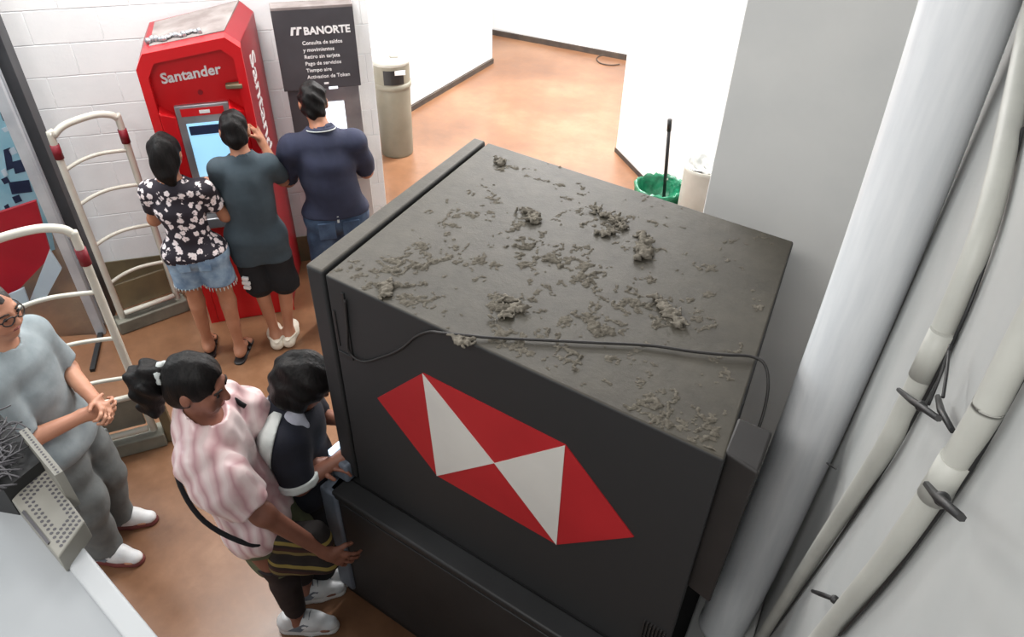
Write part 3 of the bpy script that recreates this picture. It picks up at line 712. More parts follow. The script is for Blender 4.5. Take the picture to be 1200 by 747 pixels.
# cable over the top: up the side face, along the edge, down behind the rear corner
sp0 = lambda px, py, o=.008: on_plane(px, py, D - ey * o, ey)
cpts = [sp0(404, 352), sp0(407, 385), sp0(409, 412), sp0(425, 424), sp0(450, 418), sp0(470, 409), sp0(487, 395), sp0(503, 389), at(520, 388, 1.9) - ey * .012,
        at(545, 393, 1.915), at(575, 396, 1.909), at(640, 399, 1.909), at(700, 402, 1.909), at(760, 405, 1.909), at(810, 412, 1.91), at(850, 416, 1.912), at(880, 418, 1.912)]
last = cpts[-1]
cpts += [last + Vector((.045, -.012, -.005)), last + Vector((.075, -.06, -.05)), last + Vector((.085, -.13, -.13)), last + Vector((.07, -.21, -.17)), last + Vector((.03, -.26, -.2))]
MB().tube(smooth_path(cpts, 6), .0045, 8).build('cable', M['brown_box'], None, label='thin grey cable lying across the dusty machine top and down its rear corner', cat='cable')
# ------------------------------------------------------------------ pipes on the right wall
P1Y = 1.92
p1 = thing('drainpipe', 'thick white plastic drainpipe running down the corner beside the big machine', 'pipe', (.1, P1Y, 0))
o1 = Vector((.1, P1Y, 0))
path = [(.068, P1Y, .32), (.078, P1Y, .5), (.095, P1Y, .9), (.108, P1Y, 1.5), (.112, P1Y, 2.0), (.105, P1Y, 2.5), (.085, P1Y, 3.0), (.05, P1Y, 3.6), (.02, P1Y, 4.2)]
MB().tube([p - o1 for p in smooth_path(path, 5)], .097, 40).build('pipe_body', M['pipe'], p1)
def wall_pipe(label, px_pts, r, sleeve=None, bottom=None, top=None):
    pl = (XW - r * 1.2, 0, 0); pts = [on_plane(x, y, pl, (1, 0, 0)) for x, y in px_pts]
    d0 = (pts[-1] - pts[-2]).normalized(); pts.append(pts[-1] + d0 * (pts[-1].z / max(-d0.z, .2)) * .9)
    o = Vector((XW - r * 1.2, pts[-1].y, 0)); d1 = (pts[0] - pts[1]).normalized(); pts.insert(0, pts[0] + d1 * .6)
    t = thing('conduit_pipe', label, 'pipe', o)
    MB().tube([p - o for p in smooth_path(pts, 6)], r, 24).build('pipe_body', M['conduit'], t)
    if sleeve:
        a, b = [on_plane(x, y, pl, (1, 0, 0)) for x, y in sleeve]
        MB().tube([a - o, b - o], r * 1.12, 24).build('coupling', M['conduit'], t)
    return t
wall_pipe('slim grey-white conduit next to the thick drainpipe', [(1194, 90), (1172, 200), (1146, 290), (1099, 401), (1060, 482), (1029, 539), (960, 643), (894, 745)], .018, ((1106, 388), (1080, 442)))
wall_pipe('slim grey-white conduit farther from the drainpipe, lowest on the plaster', [(1196, 405), (1156, 482), (1127, 530), (1103, 566), (1040, 655), (964, 745)], .016, ((1122, 538), (1094, 582)))
def strap(label, a, b, r=.007, o=.05, tail=None):
    pa, pb = [on_plane(x, y, (XW - o, 0, 0), (1, 0, 0)) for x, y in (a, b)]
    c = (pa + pb) / 2; mb = MB().tube([pa - c, (pa + pb) / 2 - c + Vector((-.004, 0, 0)), pb - c], [r * .55, r * .7, r * .55], 6)
    if tail is not None: mb.ball(mixp(pa, pb, tail) - c, r * 1.1, n=8)
    t = obj('cable_tie', mb.mesh('cable_tie', M['black']), None, label, 'cable tie'); t.location = c
strap('black tie strapped across the slim conduit below its coupling', (1053, 457), (1100, 491), tail=.65)
strap('short black tie standing on the plaster between the conduits', (1099, 465), (1116, 505), o=.02)
strap('black tie across the outer conduit below its coupling', (1086, 568), (1127, 607), tail=.5)
strap('short black tie low down between the two conduits', (952, 693), (978, 703), o=.03, tail=1)
strap('small black tie stub beside the thick drainpipe', (969, 543), (980, 550), o=.03, r=.004)
for i, (lab, pts) in enumerate([('thin black wire hanging from the conduit coupling', [(1114, 404), (1102, 440), (1088, 475)]), ('thinner black wire hanging against the plaster', [(1112, 412), (1109, 440), (1105, 466)])]):
    wpnts = [on_plane(x, y, (XW - .03, 0, 0), (1, 0, 0)) for x, y in pts]
    t = obj('wire', MB().tube([p - wpnts[0] for p in smooth_path(wpnts, 4)], .0022, 6).mesh('wire', M['black']), None, lab, 'wire'); t.location = wpnts[0]
# thin black wires run along the conduits
for lab, pts in (('long thin black wire along the slim conduit', [(1199, 150), (1158, 298), (1111, 413), (1043, 539), (970, 650), (902, 745)]),
                 ('long thin black wire along the outer conduit', [(1199, 441), (1145, 538), (1102, 600), (1040, 682), (984, 745)])):
    wpnts = [on_plane(x, y, (XW - .006, 0, 0), (1, 0, 0)) for x, y in pts]
    t = obj('wire', MB().tube([p - wpnts[0] for p in smooth_path(wpnts, 5)], .0028, 6).mesh('wire', M['black']), None, lab, 'wire'); t.location = wpnts[0]
# ------------------------------------------------------------------ red cash machine against the block wall
TH = .80
rr, rb = Vector((math.cos(TH), math.sin(TH), 0)), Vector((-math.sin(TH), math.cos(TH), 0))
RO = Vector((-3.78, 2.61, 0)); RW, RD, RH = .58, .62, 1.93
red = thing('cash_machine', 'tall red cash machine with a lit blue screen between two shoppers and the block wall', 'cash machine', RO)
def rp(x, d, z): return rr * x + rb * d + Vector((0, 0, z))
SK = .10                                                            # the housing widens to the right towards its back
ZL, ZR = RH - .03, RH + .05                                         # its roof rises slightly to the right
def zt(x): return ZL + (ZR - ZL) * x / RW
cut = .075
front = [(0, 0), (RW, 0), (RW, ZR - cut), (RW - cut, zt(RW - cut)), (cut * .7, zt(cut)), (0, ZL - cut)]
bk = [(0, 0), (RW + SK, 0), (RW + SK, ZR + .03 - cut), (RW + SK - cut, ZR + .03), (cut * .7, zt(cut)), (0, ZL - cut)]
MB().prism([rp(x, .10, z) for x, z in front], [rp(x, RD, z) for x, z in bk], bev=.006).build('housing', M['bank_red_dark'], red)
# raised front rim, panel and hood
inner = [(.05, 0.0), (RW - .05, 0.0), (RW - .05, ZR - .13), (RW - .11, zt(RW - .11) - .06), (.10, zt(.10) - .06), (.05, ZL - .13)]
mb = MB(); n = 6
fo = [mb.bm.verts.new(rp(x, 0, z)) for x, z in front]; fi = [mb.bm.verts.new(rp(x, .0, z)) for x, z in inner]
fd = [mb.bm.verts.new(rp(x, .07, z)) for x, z in inner]; bo = [mb.bm.verts.new(rp(x, .11, z)) for x, z in front]
for i in range(n):
    j = (i + 1) % n
    mb.bm.faces.new((fo[i], fo[j], fi[j], fi[i])); mb.bm.faces.new((fi[i], fi[j], fd[j], fd[i])); mb.bm.faces.new((fo[j], fo[i], bo[i], bo[j]))
mb.build('front_rim', M['bank_red'], red)
MB().prism([rp(x, .07, z) for x, z in inner], [rp(x, .10, z) for x, z in inner]).build('front_panel', M['bank_red'], red)
zs = 1.58
MB().prism([rp(.05, .0, .0), rp(RW - .05, .0, .0), rp(RW - .05, .08, .0), rp(.05, .08, .0)], [rp(.05, .0, .86), rp(RW - .05, .0, .86), rp(RW - .05, .08, .86), rp(.05, .08, .86)], bev=.006).build('lower_door', M['bank_red'], red)
# side cheeks that frame the screen
for x0, x1 in ((.05, .135), (RW - .135, RW - .05)):
    MB().prism([rp(x0, .0, .86), rp(x1, .02, .86), rp(x1, .08, .86), rp(x0, .08, .86)], [rp(x0, .0, zs - .02), rp(x1, .03, zs - .06), rp(x1, .08, zs - .06), rp(x0, .08, zs + .02)], bev=.008).build('cheek', M['bank_red'], red)
fr = MB().prism([rp(.135, -.0, .86), rp(RW - .135, -.0, .86), rp(RW - .135, .08, .86), rp(.135, .08, .86)], [rp(.135, .045, zs), rp(RW - .135, .045, zs), rp(RW - .135, .08, zs), rp(.135, .08, zs)], bev=.006).build('screen_surround', M['steel'], red)
def tilt(x, z, o=0): return rp(x, .045 - .045 * (zs - z) / (zs - .86) - o, z)     # the surround leans back
def tplate(name, x0, x1, z0, z1, o0, o1, m, parent):
    return MB().prism([tilt(x0, z0, o0), tilt(x1, z0, o0), tilt(x1, z1, o0), tilt(x0, z1, o0)], [tilt(x0, z0, o1), tilt(x1, z0, o1), tilt(x1, z1, o1), tilt(x0, z1, o1)]).build(name, M[m], parent)
tplate('screen', .18, RW - .18, 1.13, 1.47, -.01, .004, 'screen_blue', fr)
tplate('screen_header', .19, RW - .20, 1.40, 1.455, 0, .006, 'screen_dark', fr)
tplate('header_strip', .165, RW - .17, 1.515, 1.562, -.01, .003, 'bank_red', fr)
tplate('label_print', .27, RW - .25, 1.528, 1.548, 0, .005, 'white_print', fr)
tplate('dark_slot', .18, .33, .93, 1.09, -.01, .004, 'screen_dark', fr)
tplate('keypad', .24, .38, .95, 1.06, -.01, .012, 'keypad_blue', fr)
MB().prism([rp(.135, -.075, .80), rp(RW - .135, -.075, .80), rp(RW - .135, .05, .80), rp(.135, .05, .80)], [rp(.135, -.06, .865), rp(RW - .135, -.06, .865), rp(RW - .135, .05, .875), rp(.135, .05, .875)], bev=.01).build('keypad_shelf', M['steel'], red)
lettering('bank_lettering', 'Santander', .084, M['white_print'], red, rp(.105, .066, 1.715), rr + Vector((0, 0, .10)), Vector((0, 0, 1)), .003, .002)
MB().cyl(rp(.30, .07, 1.645), rp(.30, .062, 1.645), .014).build('lock', M['bank_red_dark'], red)
MB().prism([rp(.45, .02, 1.665), rp(.545, -.02, 1.675), rp(.55, .05, 1.675), rp(.45, .07, 1.665)], [rp(.45, .02, 1.69), rp(.545, -.02, 1.70), rp(.55, .05, 1.70), rp(.45, .07, 1.69)], bev=.006).build('hood_latch', M['gate_dark'], red)
# roof tray with grey top
MB().prism([rp(cut + .01, .12, zt(cut) - .02), rp(RW - cut, .12, zt(RW - cut) - .02), rp(RW + SK - cut, RD - .02, ZR + .01), rp(cut + .01, RD - .02, zt(cut) - .02)],
           [rp(cut + .01, .12, zt(cut) + .006), rp(RW - cut, .12, zt(RW - cut) + .006), rp(RW + SK - cut, RD - .02, ZR + .036), rp(cut + .01, RD - .02, zt(cut) + .006)]).build('roof_tray', M['grey_top'], red)
# lettering down the right side, read from below
sa = (rp(RW + SK, RD, 0) - rp(RW, .10, 0)).normalized(); sn = Vector((0, 0, 1)).cross(sa)
lettering('side_lettering', 'Santander', .21, M['white_print'], red, rp(RW, .10, 1.78) + sa * .16 + sa.cross(Vector((0, 0, 1))) * .001, Vector((0, 0, -1)), sa, .003, .002)

# crumpled foil strip lying on its roof
mb = MB(); rng = random.Random(5)
for k in range(14):
    x = .06 + .022 * k
    mb.ball(rp(x + .02, .17 + .02 * math.sin(k * 1.3), zt(x) + .022), .018, (1.2, rng.uniform(.6, 1.2), rng.uniform(.5, 1.2)), n=7)
t = obj('foil_strip', mb.mesh('foil_strip', M['steel']), None, 'crumpled silver strip lying on the red machine roof', 'foil'); t.location = RO

# ------------------------------------------------------------------ dark bank terminal with the text panel
BO = wp(0, 0, 0)
def wl(p): d = p - W0; return d.dot(ALONG), d.dot(OUT)
fp = W0 + OUT * .15
tl, br_ = on_plane(317, 16, fp, OUT), on_plane(423, 97, fp, OUT)
a0, a1 = wl(tl)[0], wl(br_)[0]
ter = thing('bank_terminal', 'dark grey bank terminal with a white lettered panel above a lit screen', 'cash machine', wp((a0 + a1) / 2, 0, 0))
TO = wp((a0 + a1) / 2, 0, 0)
def tq(a, o, z): return wp(a, o, z) - TO
def tbox(name, x0, x1, o0, o1, z0, z1, m, parent=ter, bev=.004):
    return MB().prism([tq(x0, o0, z0), tq(x1, o0, z0), tq(x1, o1, z0), tq(x0, o1, z0)], [tq(x0, o0, z1), tq(x1, o0, z1), tq(x1, o1, z1), tq(x0, o1, z1)], bev=bev).build(name, M[m], parent)
tbox('housing', a0 + .02, a1 - .01, .02, .12, .0, 1.95, 'grey_wall')
pan = tbox('text_panel', a0, a1, .115, .15, 1.435, 1.96, 'dim_grey')
tbox('panel_roof', a0, a1, .012, .15, 1.955, 1.975, 'grey_top')
lettering('panel_lettering', 'BANORTE', .066, M['white_print'], pan, tq(a0 + .185, .151, 1.80), ALONG, Vector((0, 0, 1)), .002, .0022)
# the mark beside the name: two slanted bars with a hook
mk = MB()
for dx in (0, .036):
    mk.prism([tq(a0 + .10 + dx, .15, 1.80), tq(a0 + .116 + dx, .15, 1.80), tq(a0 + .126 + dx, .15, 1.847), tq(a0 + .11 + dx, .15, 1.847)], [tq(a0 + .10 + dx, .153, 1.80), tq(a0 + .116 + dx, .153, 1.80), tq(a0 + .126 + dx, .153, 1.847), tq(a0 + .11 + dx, .153, 1.847)])
    mk.prism([tq(a0 + .11 + dx, .15, 1.838), tq(a0 + .14 + dx, .15, 1.838), tq(a0 + .14 + dx, .15, 1.85), tq(a0 + .11 + dx, .15, 1.85)], [tq(a0 + .11 + dx, .153, 1.838), tq(a0 + .14 + dx, .153, 1.838), tq(a0 + .14 + dx, .153, 1.85), tq(a0 + .11 + dx, .153, 1.85)])
mk.build('bank_mark', M['white_print'], pan)
for i, s in enumerate(['Consulta de saldos', 'y movimientos', 'Retiro sin tarjeta', 'Pago de servicios', 'Tiempo aire', 'Activacion de Token']):
    lettering('panel_text', s, .034, M['white_print'], pan, tq(a0 + .165, .151, 1.735 - .045 * i), ALONG, Vector((0, 0, 1)), .0015, .0004)
tbox('small_label', a0 + .27, a0 + .30, .149, .153, 1.465, 1.478, 'white_print', pan, 0)
tbox('left_column', a0 + .02, a0 + .20, .10, .135, .80, 1.44, 'dim_grey')
rec = tbox('screen_recess', a0 + .20, a1 - .015, .06, .125, .80, 1.44, 'steel')
s0, s1 = wl(on_plane(384, 116, W0 + OUT * .13, OUT)), wl(on_plane(407, 150, W0 + OUT * .13, OUT))
tbox('screen', s0[0] - .13, s1[0], .12, .13, 1.02, 1.33, 'screen_white', rec, 0)
tbox('keypad_shelf', a0 + .18, a1 - .02, .10, .25, .78, .84, 'steel', ter, .008)
tbox('lower_body', a0 + .02, a1 - .01, .05, .16, .0, .79, 'grey_wall')
tbox('spot_lamp', a1 - .22, a1 - .16, .13, .155, 1.43, 1.445, 'screen_white', ter, 0)

# ------------------------------------------------------------------ hall bin, drum, bucket, broom, cord
def hall_bin():
    c = at(466, 178)
    t = thing('litter_bin', 'tall taupe litter bin with a pale swing hood against the white hall wall', 'bin', (c.x, c.y, 0))
    MB().lathe([(0, 0), (.155, 0), (.16, .02), (.175, .72), (.175, .74)], n=40).build('body', M['bin_grey'], t)
    MB().lathe([(.184, .70), (.188, .71), (.188, .745), (.178, .75)], n=40).build('rim', M['bin_grey'], t)
    hood = MB().lathe([(.178, .745), (.18, .93)], n=40).build('hood', M['bin_grey'], t)
    MB().lathe([(.182, .925), (.187, .94), (.18, .965), (.11, .985), (0, .988)], n=40).build('hood_top', M['bin_top'], t)
    a = math.atan2(-c.y, -c.x) + .12
    f = Vector((math.cos(a), math.sin(a), 0)); s = Vector((-f.y, f.x, 0))
    mb = MB(); seg = 8
    for k in range(seg):
        a0_, a1_ = [a - .55 + 1.1 * (k + e) / seg for e in (0, 1)]
        P = lambda an, r, z: (r * math.cos(an), r * math.sin(an), z)
        mb.prism([P(a0_, .17, .76), P(a1_, .17, .76), P(a1_, .183, .76), P(a0_, .183, .76)], [P(a0_, .17, .895), P(a1_, .17, .895), P(a1_, .183, .895), P(a0_, .183, .895)])
    op = mb.build('opening', M['black'], t)
    mb = MB(); mb.box(f * .182 + s * .06 + Vector((0, 0, .875)), (.012, .10, .04), rz=a); mb.build('label_sticker', M['white_print'], op)
    mb = MB(); mb.box(f * .02 + s * .03 + Vector((0, 0, .993)), (.14, .08, .03), rz=a, bev=.01); mb.build('top_tray', M['bin_top'], t)
hall_bin()
def drum():
    c = at(829, 194, .83)
    t = thing('drum_bin', 'pale grey drum bin with a crumpled white bag, half behind the grey pillar', 'bin', (c.x, c.y, 0))
    MB().lathe([(0, 0), (.155, 0), (.165, .02), (.168, .80), (.172, .83), (.162, .835), (.15, .82), (.148, .70), (0, .70)], n=40).build('body', M['drum'], t)
    b = MB().lathe([(.163, .84), (.15, .852), (.135, .80), (.12, .77), (0, .765)], n=40)
    for v in b.bm.verts:
        v.co += Vector((random.gauss(0, .004), random.gauss(0, .004), random.gauss(0, .006)))
    b.build('bag', M['bag_white'], t)
    a = math.atan2(-c.y, -c.x) + .5
    MB().box((.17 * math.cos(a), .17 * math.sin(a), .79), (.02, .09, .045), rz=a, bev=.006).build('lid_clip', M['dim_grey'], t)
drum()
def bucket():
    c = at(774, 218, .50)
    t = thing('green_bucket', 'green bag lined waste bucket in front of the bright angled wall', 'bin', (c.x, c.y, 0))
    MB().lathe([(0, 0), (.15, 0), (.19, .48), (.2, .49)], n=36).build('body', M['drum'], t)
    b = MB().lathe([(.196, .40), (.208, .46), (.21, .50), (.198, .515), (.185, .49), (.165, .40), (.12, .33), (0, .31)], n=48)
    for v in b.bm.verts: v.co += Vector((random.gauss(0, .004), random.gauss(0, .004), random.gauss(0, .007)))
    b.build('bag', M['bag_green'], t)
    # black broom handle stands in the bucket
    hb = Vector((c.x + .06, c.y - .03, .32)); top = on_plane(785, 140, hb, (0, 1, 0))
    top = hb + (top - hb)
    k = thing('broom_handle', 'black broom handle standing upright in the green bucket', 'broom', hb)
    MB().tube([Vector((0, 0, 0)), top - hb], .014, 12).build('stick', M['black'], k)
    u = (top - hb); MB().tube([u * .88, u * 1.0], .018, 12).build('grip', M['black'], k)
bucket()
cp = [at(x, y) for x, y in [(727, 69), (716, 66), (704, 66), (699, 70), (704, 75), (716, 77), (726, 76)]]
t = obj('cord', MB().tube([p - cp[0] + Vector((0, 0, .008)) for p in smooth_path(cp, 5)], .008, 6).mesh('cord', M['dark_base']), None, 'thin brown cord looped on the floor by the far wall', 'cord'); t.location = cp[0]

# ------------------------------------------------------------------ two walk-through alarm gates of curved tubing
def gate(label, L, R, h, red_top, bars, post_m=None, plinth=(.0, .10), side_rail=False, arch=.10):
    L, R = Vector((*L, 0)), Vector((*R, 0)); o = (L + R) / 2
    ax = (R - L).normalized(); w2 = (R - L).length / 2; ang = math.atan2(ax.y, ax.x)
    t = thing('alarm_gate', label, 'security gate', o, ang)
    V = lambda x, z, y=0: Vector((x, y, z))
    ht = h - arch
    mb = MB().tube(smooth_path([V(-w2, 0), V(-w2, ht * .5), V(-w2, ht), V(-w2 + .02, ht + .035), V(-w2 * .5, ht + arch * .8), V(w2 * .3, ht + arch * 1.0), V(w2 - .05, ht + arch * .85), V(w2 - .01, ht + arch * .55), V(w2, ht), V(w2, ht * .5), V(w2, 0)], 7), .021, 14)
    mb.build('tube_frame', M['gate'], t)
    for z in bars:
        pts = [V(-w2, z - .03), V(-w2 * .5, z + .005), V(0, z + .02), V(w2 * .5, z + .015), V(w2, z)]
        MB().tube(smooth_path(pts, 5), .012, 10).build('crossbar', M['gate'], t)
    if red_top:
        for s in red_top: MB().tube([V(s * w2, ht - .11), V(s * w2, ht - .02)], .026, 14).build('sleeve', M['gate_red'], t)
    MB().box((0, 0, .05), (2 * w2 + .10, .12, .10), bev=.01).build('base', M['gate_base'], t)
    MB().box((0, 0, .27), (2 * w2 - .05, .02, .20), bev=.004).build('kick_plate', M['gate_dark' if not side_rail else 'gate_base'], t)
    MB().tube([V(-w2 + .02, .15, -.03), V(w2 - .02, .15, -.03)], .018, 10).build('base_rail', M['gate'], t)
    if side_rail: MB().tube([V(-w2 + .02, .385, 0), V(w2 - .02, .385, 0)], .018, 10).build('base_rail', M['gate'], t)
    if side_rail:
        MB().box((w2 + .075, .0, .26), (.05, .06, .52), bev=.006).build('edge_rail', M['gate_dark'], t)
    return t
gate('cream tubular alarm gate standing against the white block wall', (-4.25, 2.27), (-4.10, 2.62), 1.52, (-1, 1), (.42, .72, 1.02, 1.26), arch=.10)
gate('cream tubular alarm gate beside the man in grey', (-3.47, 1.30), (-3.20, 1.64), 1.50, (1,), (.52, .80, 1.10), side_rail=True, arch=.12)

# ------------------------------------------------------------------ beyond the door
def flat(name, label, cat, px, n, p0, m, th=.02, **k):
    pts = [on_plane(x, y, p0, n) for x, y in px]; nn = Vector(n).normalized() * th
    c = sum(pts, Vector()) / len(pts)
    t = obj(name, MB().prism([p - c for p in pts], [p - c - nn for p in pts]).mesh(name, M[m]), None, label, cat); t.location = c
    return t
pn = Vector((.8, -.35, 0)).normalized(); pp = Vector((-5.9, 2.0, 0))
bo = flat('poster_board', 'pale blue poster board with dark print behind the glass door', 'poster', [(-30, 20), (12, 20), (66, 300), (-30, 330)], pn, pp, 'poster')
rngp = random.Random(8)
def ink(px0, py0, px1, py1, parent, c, m='poster_ink'):
    pts = [on_plane(x, y, pp + pn * .004, pn) - c for x, y in ((px0, py0), (px1, py0 - 3), (px1 + 4, py1 - 3), (px0 + 4, py1))]
    MB().prism(pts, [p - pn * .004 for p in pts]).build('printed_block', M[m], parent)
for b in ((2, 30, 14, 62), (2, 70, 20, 100), (8, 104, 24, 126), (0, 132, 10, 142), (14, 190, 26, 204), (4, 176, 12, 200), (22, 150, 32, 176), (10, 214, 34, 228)):
    ink(*b, bo, bo.location)
for _ in range(16):
    x_, y_ = rngp.uniform(-4, 34), rngp.uniform(40, 250); ink(x_, y_, x_ + rngp.uniform(4, 10), y_ + rngp.uniform(4, 9), bo, bo.location, rngp.choice(['poster_ink', 'stand_white', 'stand_white']))
sn_, sp_ = Vector((.75, -.66, 0)).normalized(), at(20, 352)
flat('display_board', 'red and white display board standing outside the shop door', 'display board', [(-40, 262), (42, 236), (60, 300), (10, 352), (-40, 352)], sn_, sp_, 'stand_red', .03)
st = flat('side_panel', 'pale panel leaning beside the red display board', 'panel', [(58, 294), (72, 316), (42, 372), (30, 366)], sn_, sp_ + sn_ * .05, 'stand_white', .03)
st2 = flat('price_plate', 'white plate at the foot of the red display board', 'sign', [(10, 346), (28, 338), (40, 371), (22, 376)], sn_, sp_ + sn_ * .09, 'stand_white', .02)

# ------------------------------------------------------------------ pale cabinet below the camera with the vent box on it
CT = 2.2
k0, k1 = at(88, 630, CT), at(185, 747, CT); ce = (k1 - k0).normalized(); cn = Vector((-ce.y, ce.x, 0))
k2 = k1 + ce * .22; kL = k0 - ce * .42
cab = thing('wall_cabinet', 'tall pale grey cabinet whose top fills the corner under the vent box', 'cabinet', ((k0.x + k2.x) / 2, (k0.y + k2.y) / 2 - .2, 0))
co = cab.location.copy()
cor = [kL, k2, k2 - cn * .5, kL - cn * .5]
MB().prism([Vector((p.x, p.y, .06)) - co for p in cor], [Vector((p.x, p.y, CT)) - co for p in cor], bev=.022).build('body', M['cabinet'], cab)
lp = [k0 - ce * .005, k2, k2 - cn * .035, k0 - ce * .005 - cn * .035]
MB().prism([Vector((p.x, p.y, CT - .01)) - co for p in lp], [Vector((p.x, p.y, CT + .006)) - co for p in lp], bev=.005).build('lit_edge_strip', M['edge_lit'], cab)  # paler strip: light caught by the rounded cabinet edge, put into its colour
MB().prism([Vector((p.x, p.y, .0)) - co + cn * s for p, s in zip(cor, (-.03, -.03, 0, 0))], [Vector((p.x, p.y, .07)) - co + cn * s for p, s in zip(cor, (-.03, -.03, 0, 0))]).build('plinth', M['dim_grey'], cab)
vz = CT + .045
V4 = [at(51, 545, vz), at(99, 611, vz), at(68, 654, vz), at(13, 586, vz)]
vc = sum(V4, Vector()) / 4; vc.z = CT + .001
vent = thing('vent_box', 'beige perforated vent box lying on the pale cabinet edge', 'vent', vc)
MB().prism([Vector((p.x, p.y, CT + .001)) - vc for p in V4], [p - vc for p in V4], bev=.003).build('box', M['vent'], vent)
hm = MB(); nu, nv = 14, 7
for i in range(nu):
    for j in range(nv):
        if 3 <= i <= nu - 4 and 2 <= j <= nv - 3: continue
        u, v = .06 + .88 * i / (nu - 1), .10 + .68 * j / (nv - 1)
        p = mixp(mixp(V4[0], V4[1], u), mixp(V4[3], V4[2], u), v)
        hm.cyl(p - vc + Vector((0, 0, -.002)), p - vc + Vector((0, 0, .0006)), .0030, n=8)
hm.build('perforation', M['dim_grey'], vent, kind='stuff')
MB().prism([mixp(V4[3], V4[2], .25) - vc + Vector((.0, .0, .0005)), mixp(V4[3], V4[2], .8) - vc + Vector((0, 0, .0005)), mixp(mixp(V4[3], V4[2], .8), mixp(V4[0], V4[1], .8), .07) - vc + Vector((0, 0, .0005)), mixp(mixp(V4[3], V4[2], .25), mixp(V4[0], V4[1], .25), .07) - vc + Vector((0, 0, .0005))],
           [mixp(V4[3], V4[2], .25) - vc + Vector((.0, .0, .003)), mixp(V4[3], V4[2], .8) - vc + Vector((0, 0, .003)), mixp(mixp(V4[3], V4[2], .8), mixp(V4[0], V4[1], .8), .07) - vc + Vector((0, 0, .003)), mixp(mixp(V4[3], V4[2], .25), mixp(V4[0], V4[1], .25), .07) - vc + Vector((0, 0, .003))]).build('slot', M['dim_grey'], vent)
# black mesh basket behind it, with a beige perforated edge strip
bz = CT + .10
Q4 = [at(-40, 440, bz), at(19, 500, bz), at(42, 526, bz), at(-4, 562, bz), at(-40, 556, bz)]
qc = sum(Q4, Vector()) / 5; qc.z = 0
bas = thing('mesh_basket', 'black mesh basket of cables with a perforated beige edge beside the vent box', 'basket', qc)
mb = MB().prism([Vector((p.x, p.y, CT + .001)) - qc for p in Q4], [p - qc - Vector((0, 0, .03)) for p in Q4]); mb.build('body', M['charcoal'], bas)
cb = MB(); rg = random.Random(4)
for k in range(70):
    i, j = rg.random(), rg.random(); p = mixp(mixp(Q4[0], Q4[1], i), mixp(Q4[4], Q4[3], i), j) - qc + Vector((0, 0, -.02))
    ang = rg.uniform(0, 6.3); d = Vector((math.cos(ang), math.sin(ang), 0)) * .03
    cb.tube(smooth_path([p - d, p + Vector((d.y, -d.x, 0)) * .5 + Vector((0, 0, .012)), p + d], 4), .0016, 6)
cb.build('cables', M['dim_grey'], bas, kind='stuff')
E0, E1 = at(22, 506, bz), at(64, 558, bz); ed = (E1 - E0).normalized(); en = Vector((-ed.y, ed.x, 0))
MB().prism([E0 - qc - Vector((0, 0, .09)), E1 - qc - Vector((0, 0, .09)), E1 + en * .014 - qc - Vector((0, 0, .09)), E0 + en * .014 - qc - Vector((0, 0, .09))], [E0 - qc, E1 - qc, E1 + en * .014 - qc, E0 + en * .014 - qc]).build('edge_strip', M['vent'], bas)
sb = MB()
for k in range(18):
    p = mixp(E0, E1, (k + .5) / 18) + en * .007 - qc
    sb.cyl(p - Vector((0, 0, .002)), p + Vector((0, 0, .0008)), .0022, n=6)
sb.build('perforation', M['dim_grey'], bas, kind='stuff')
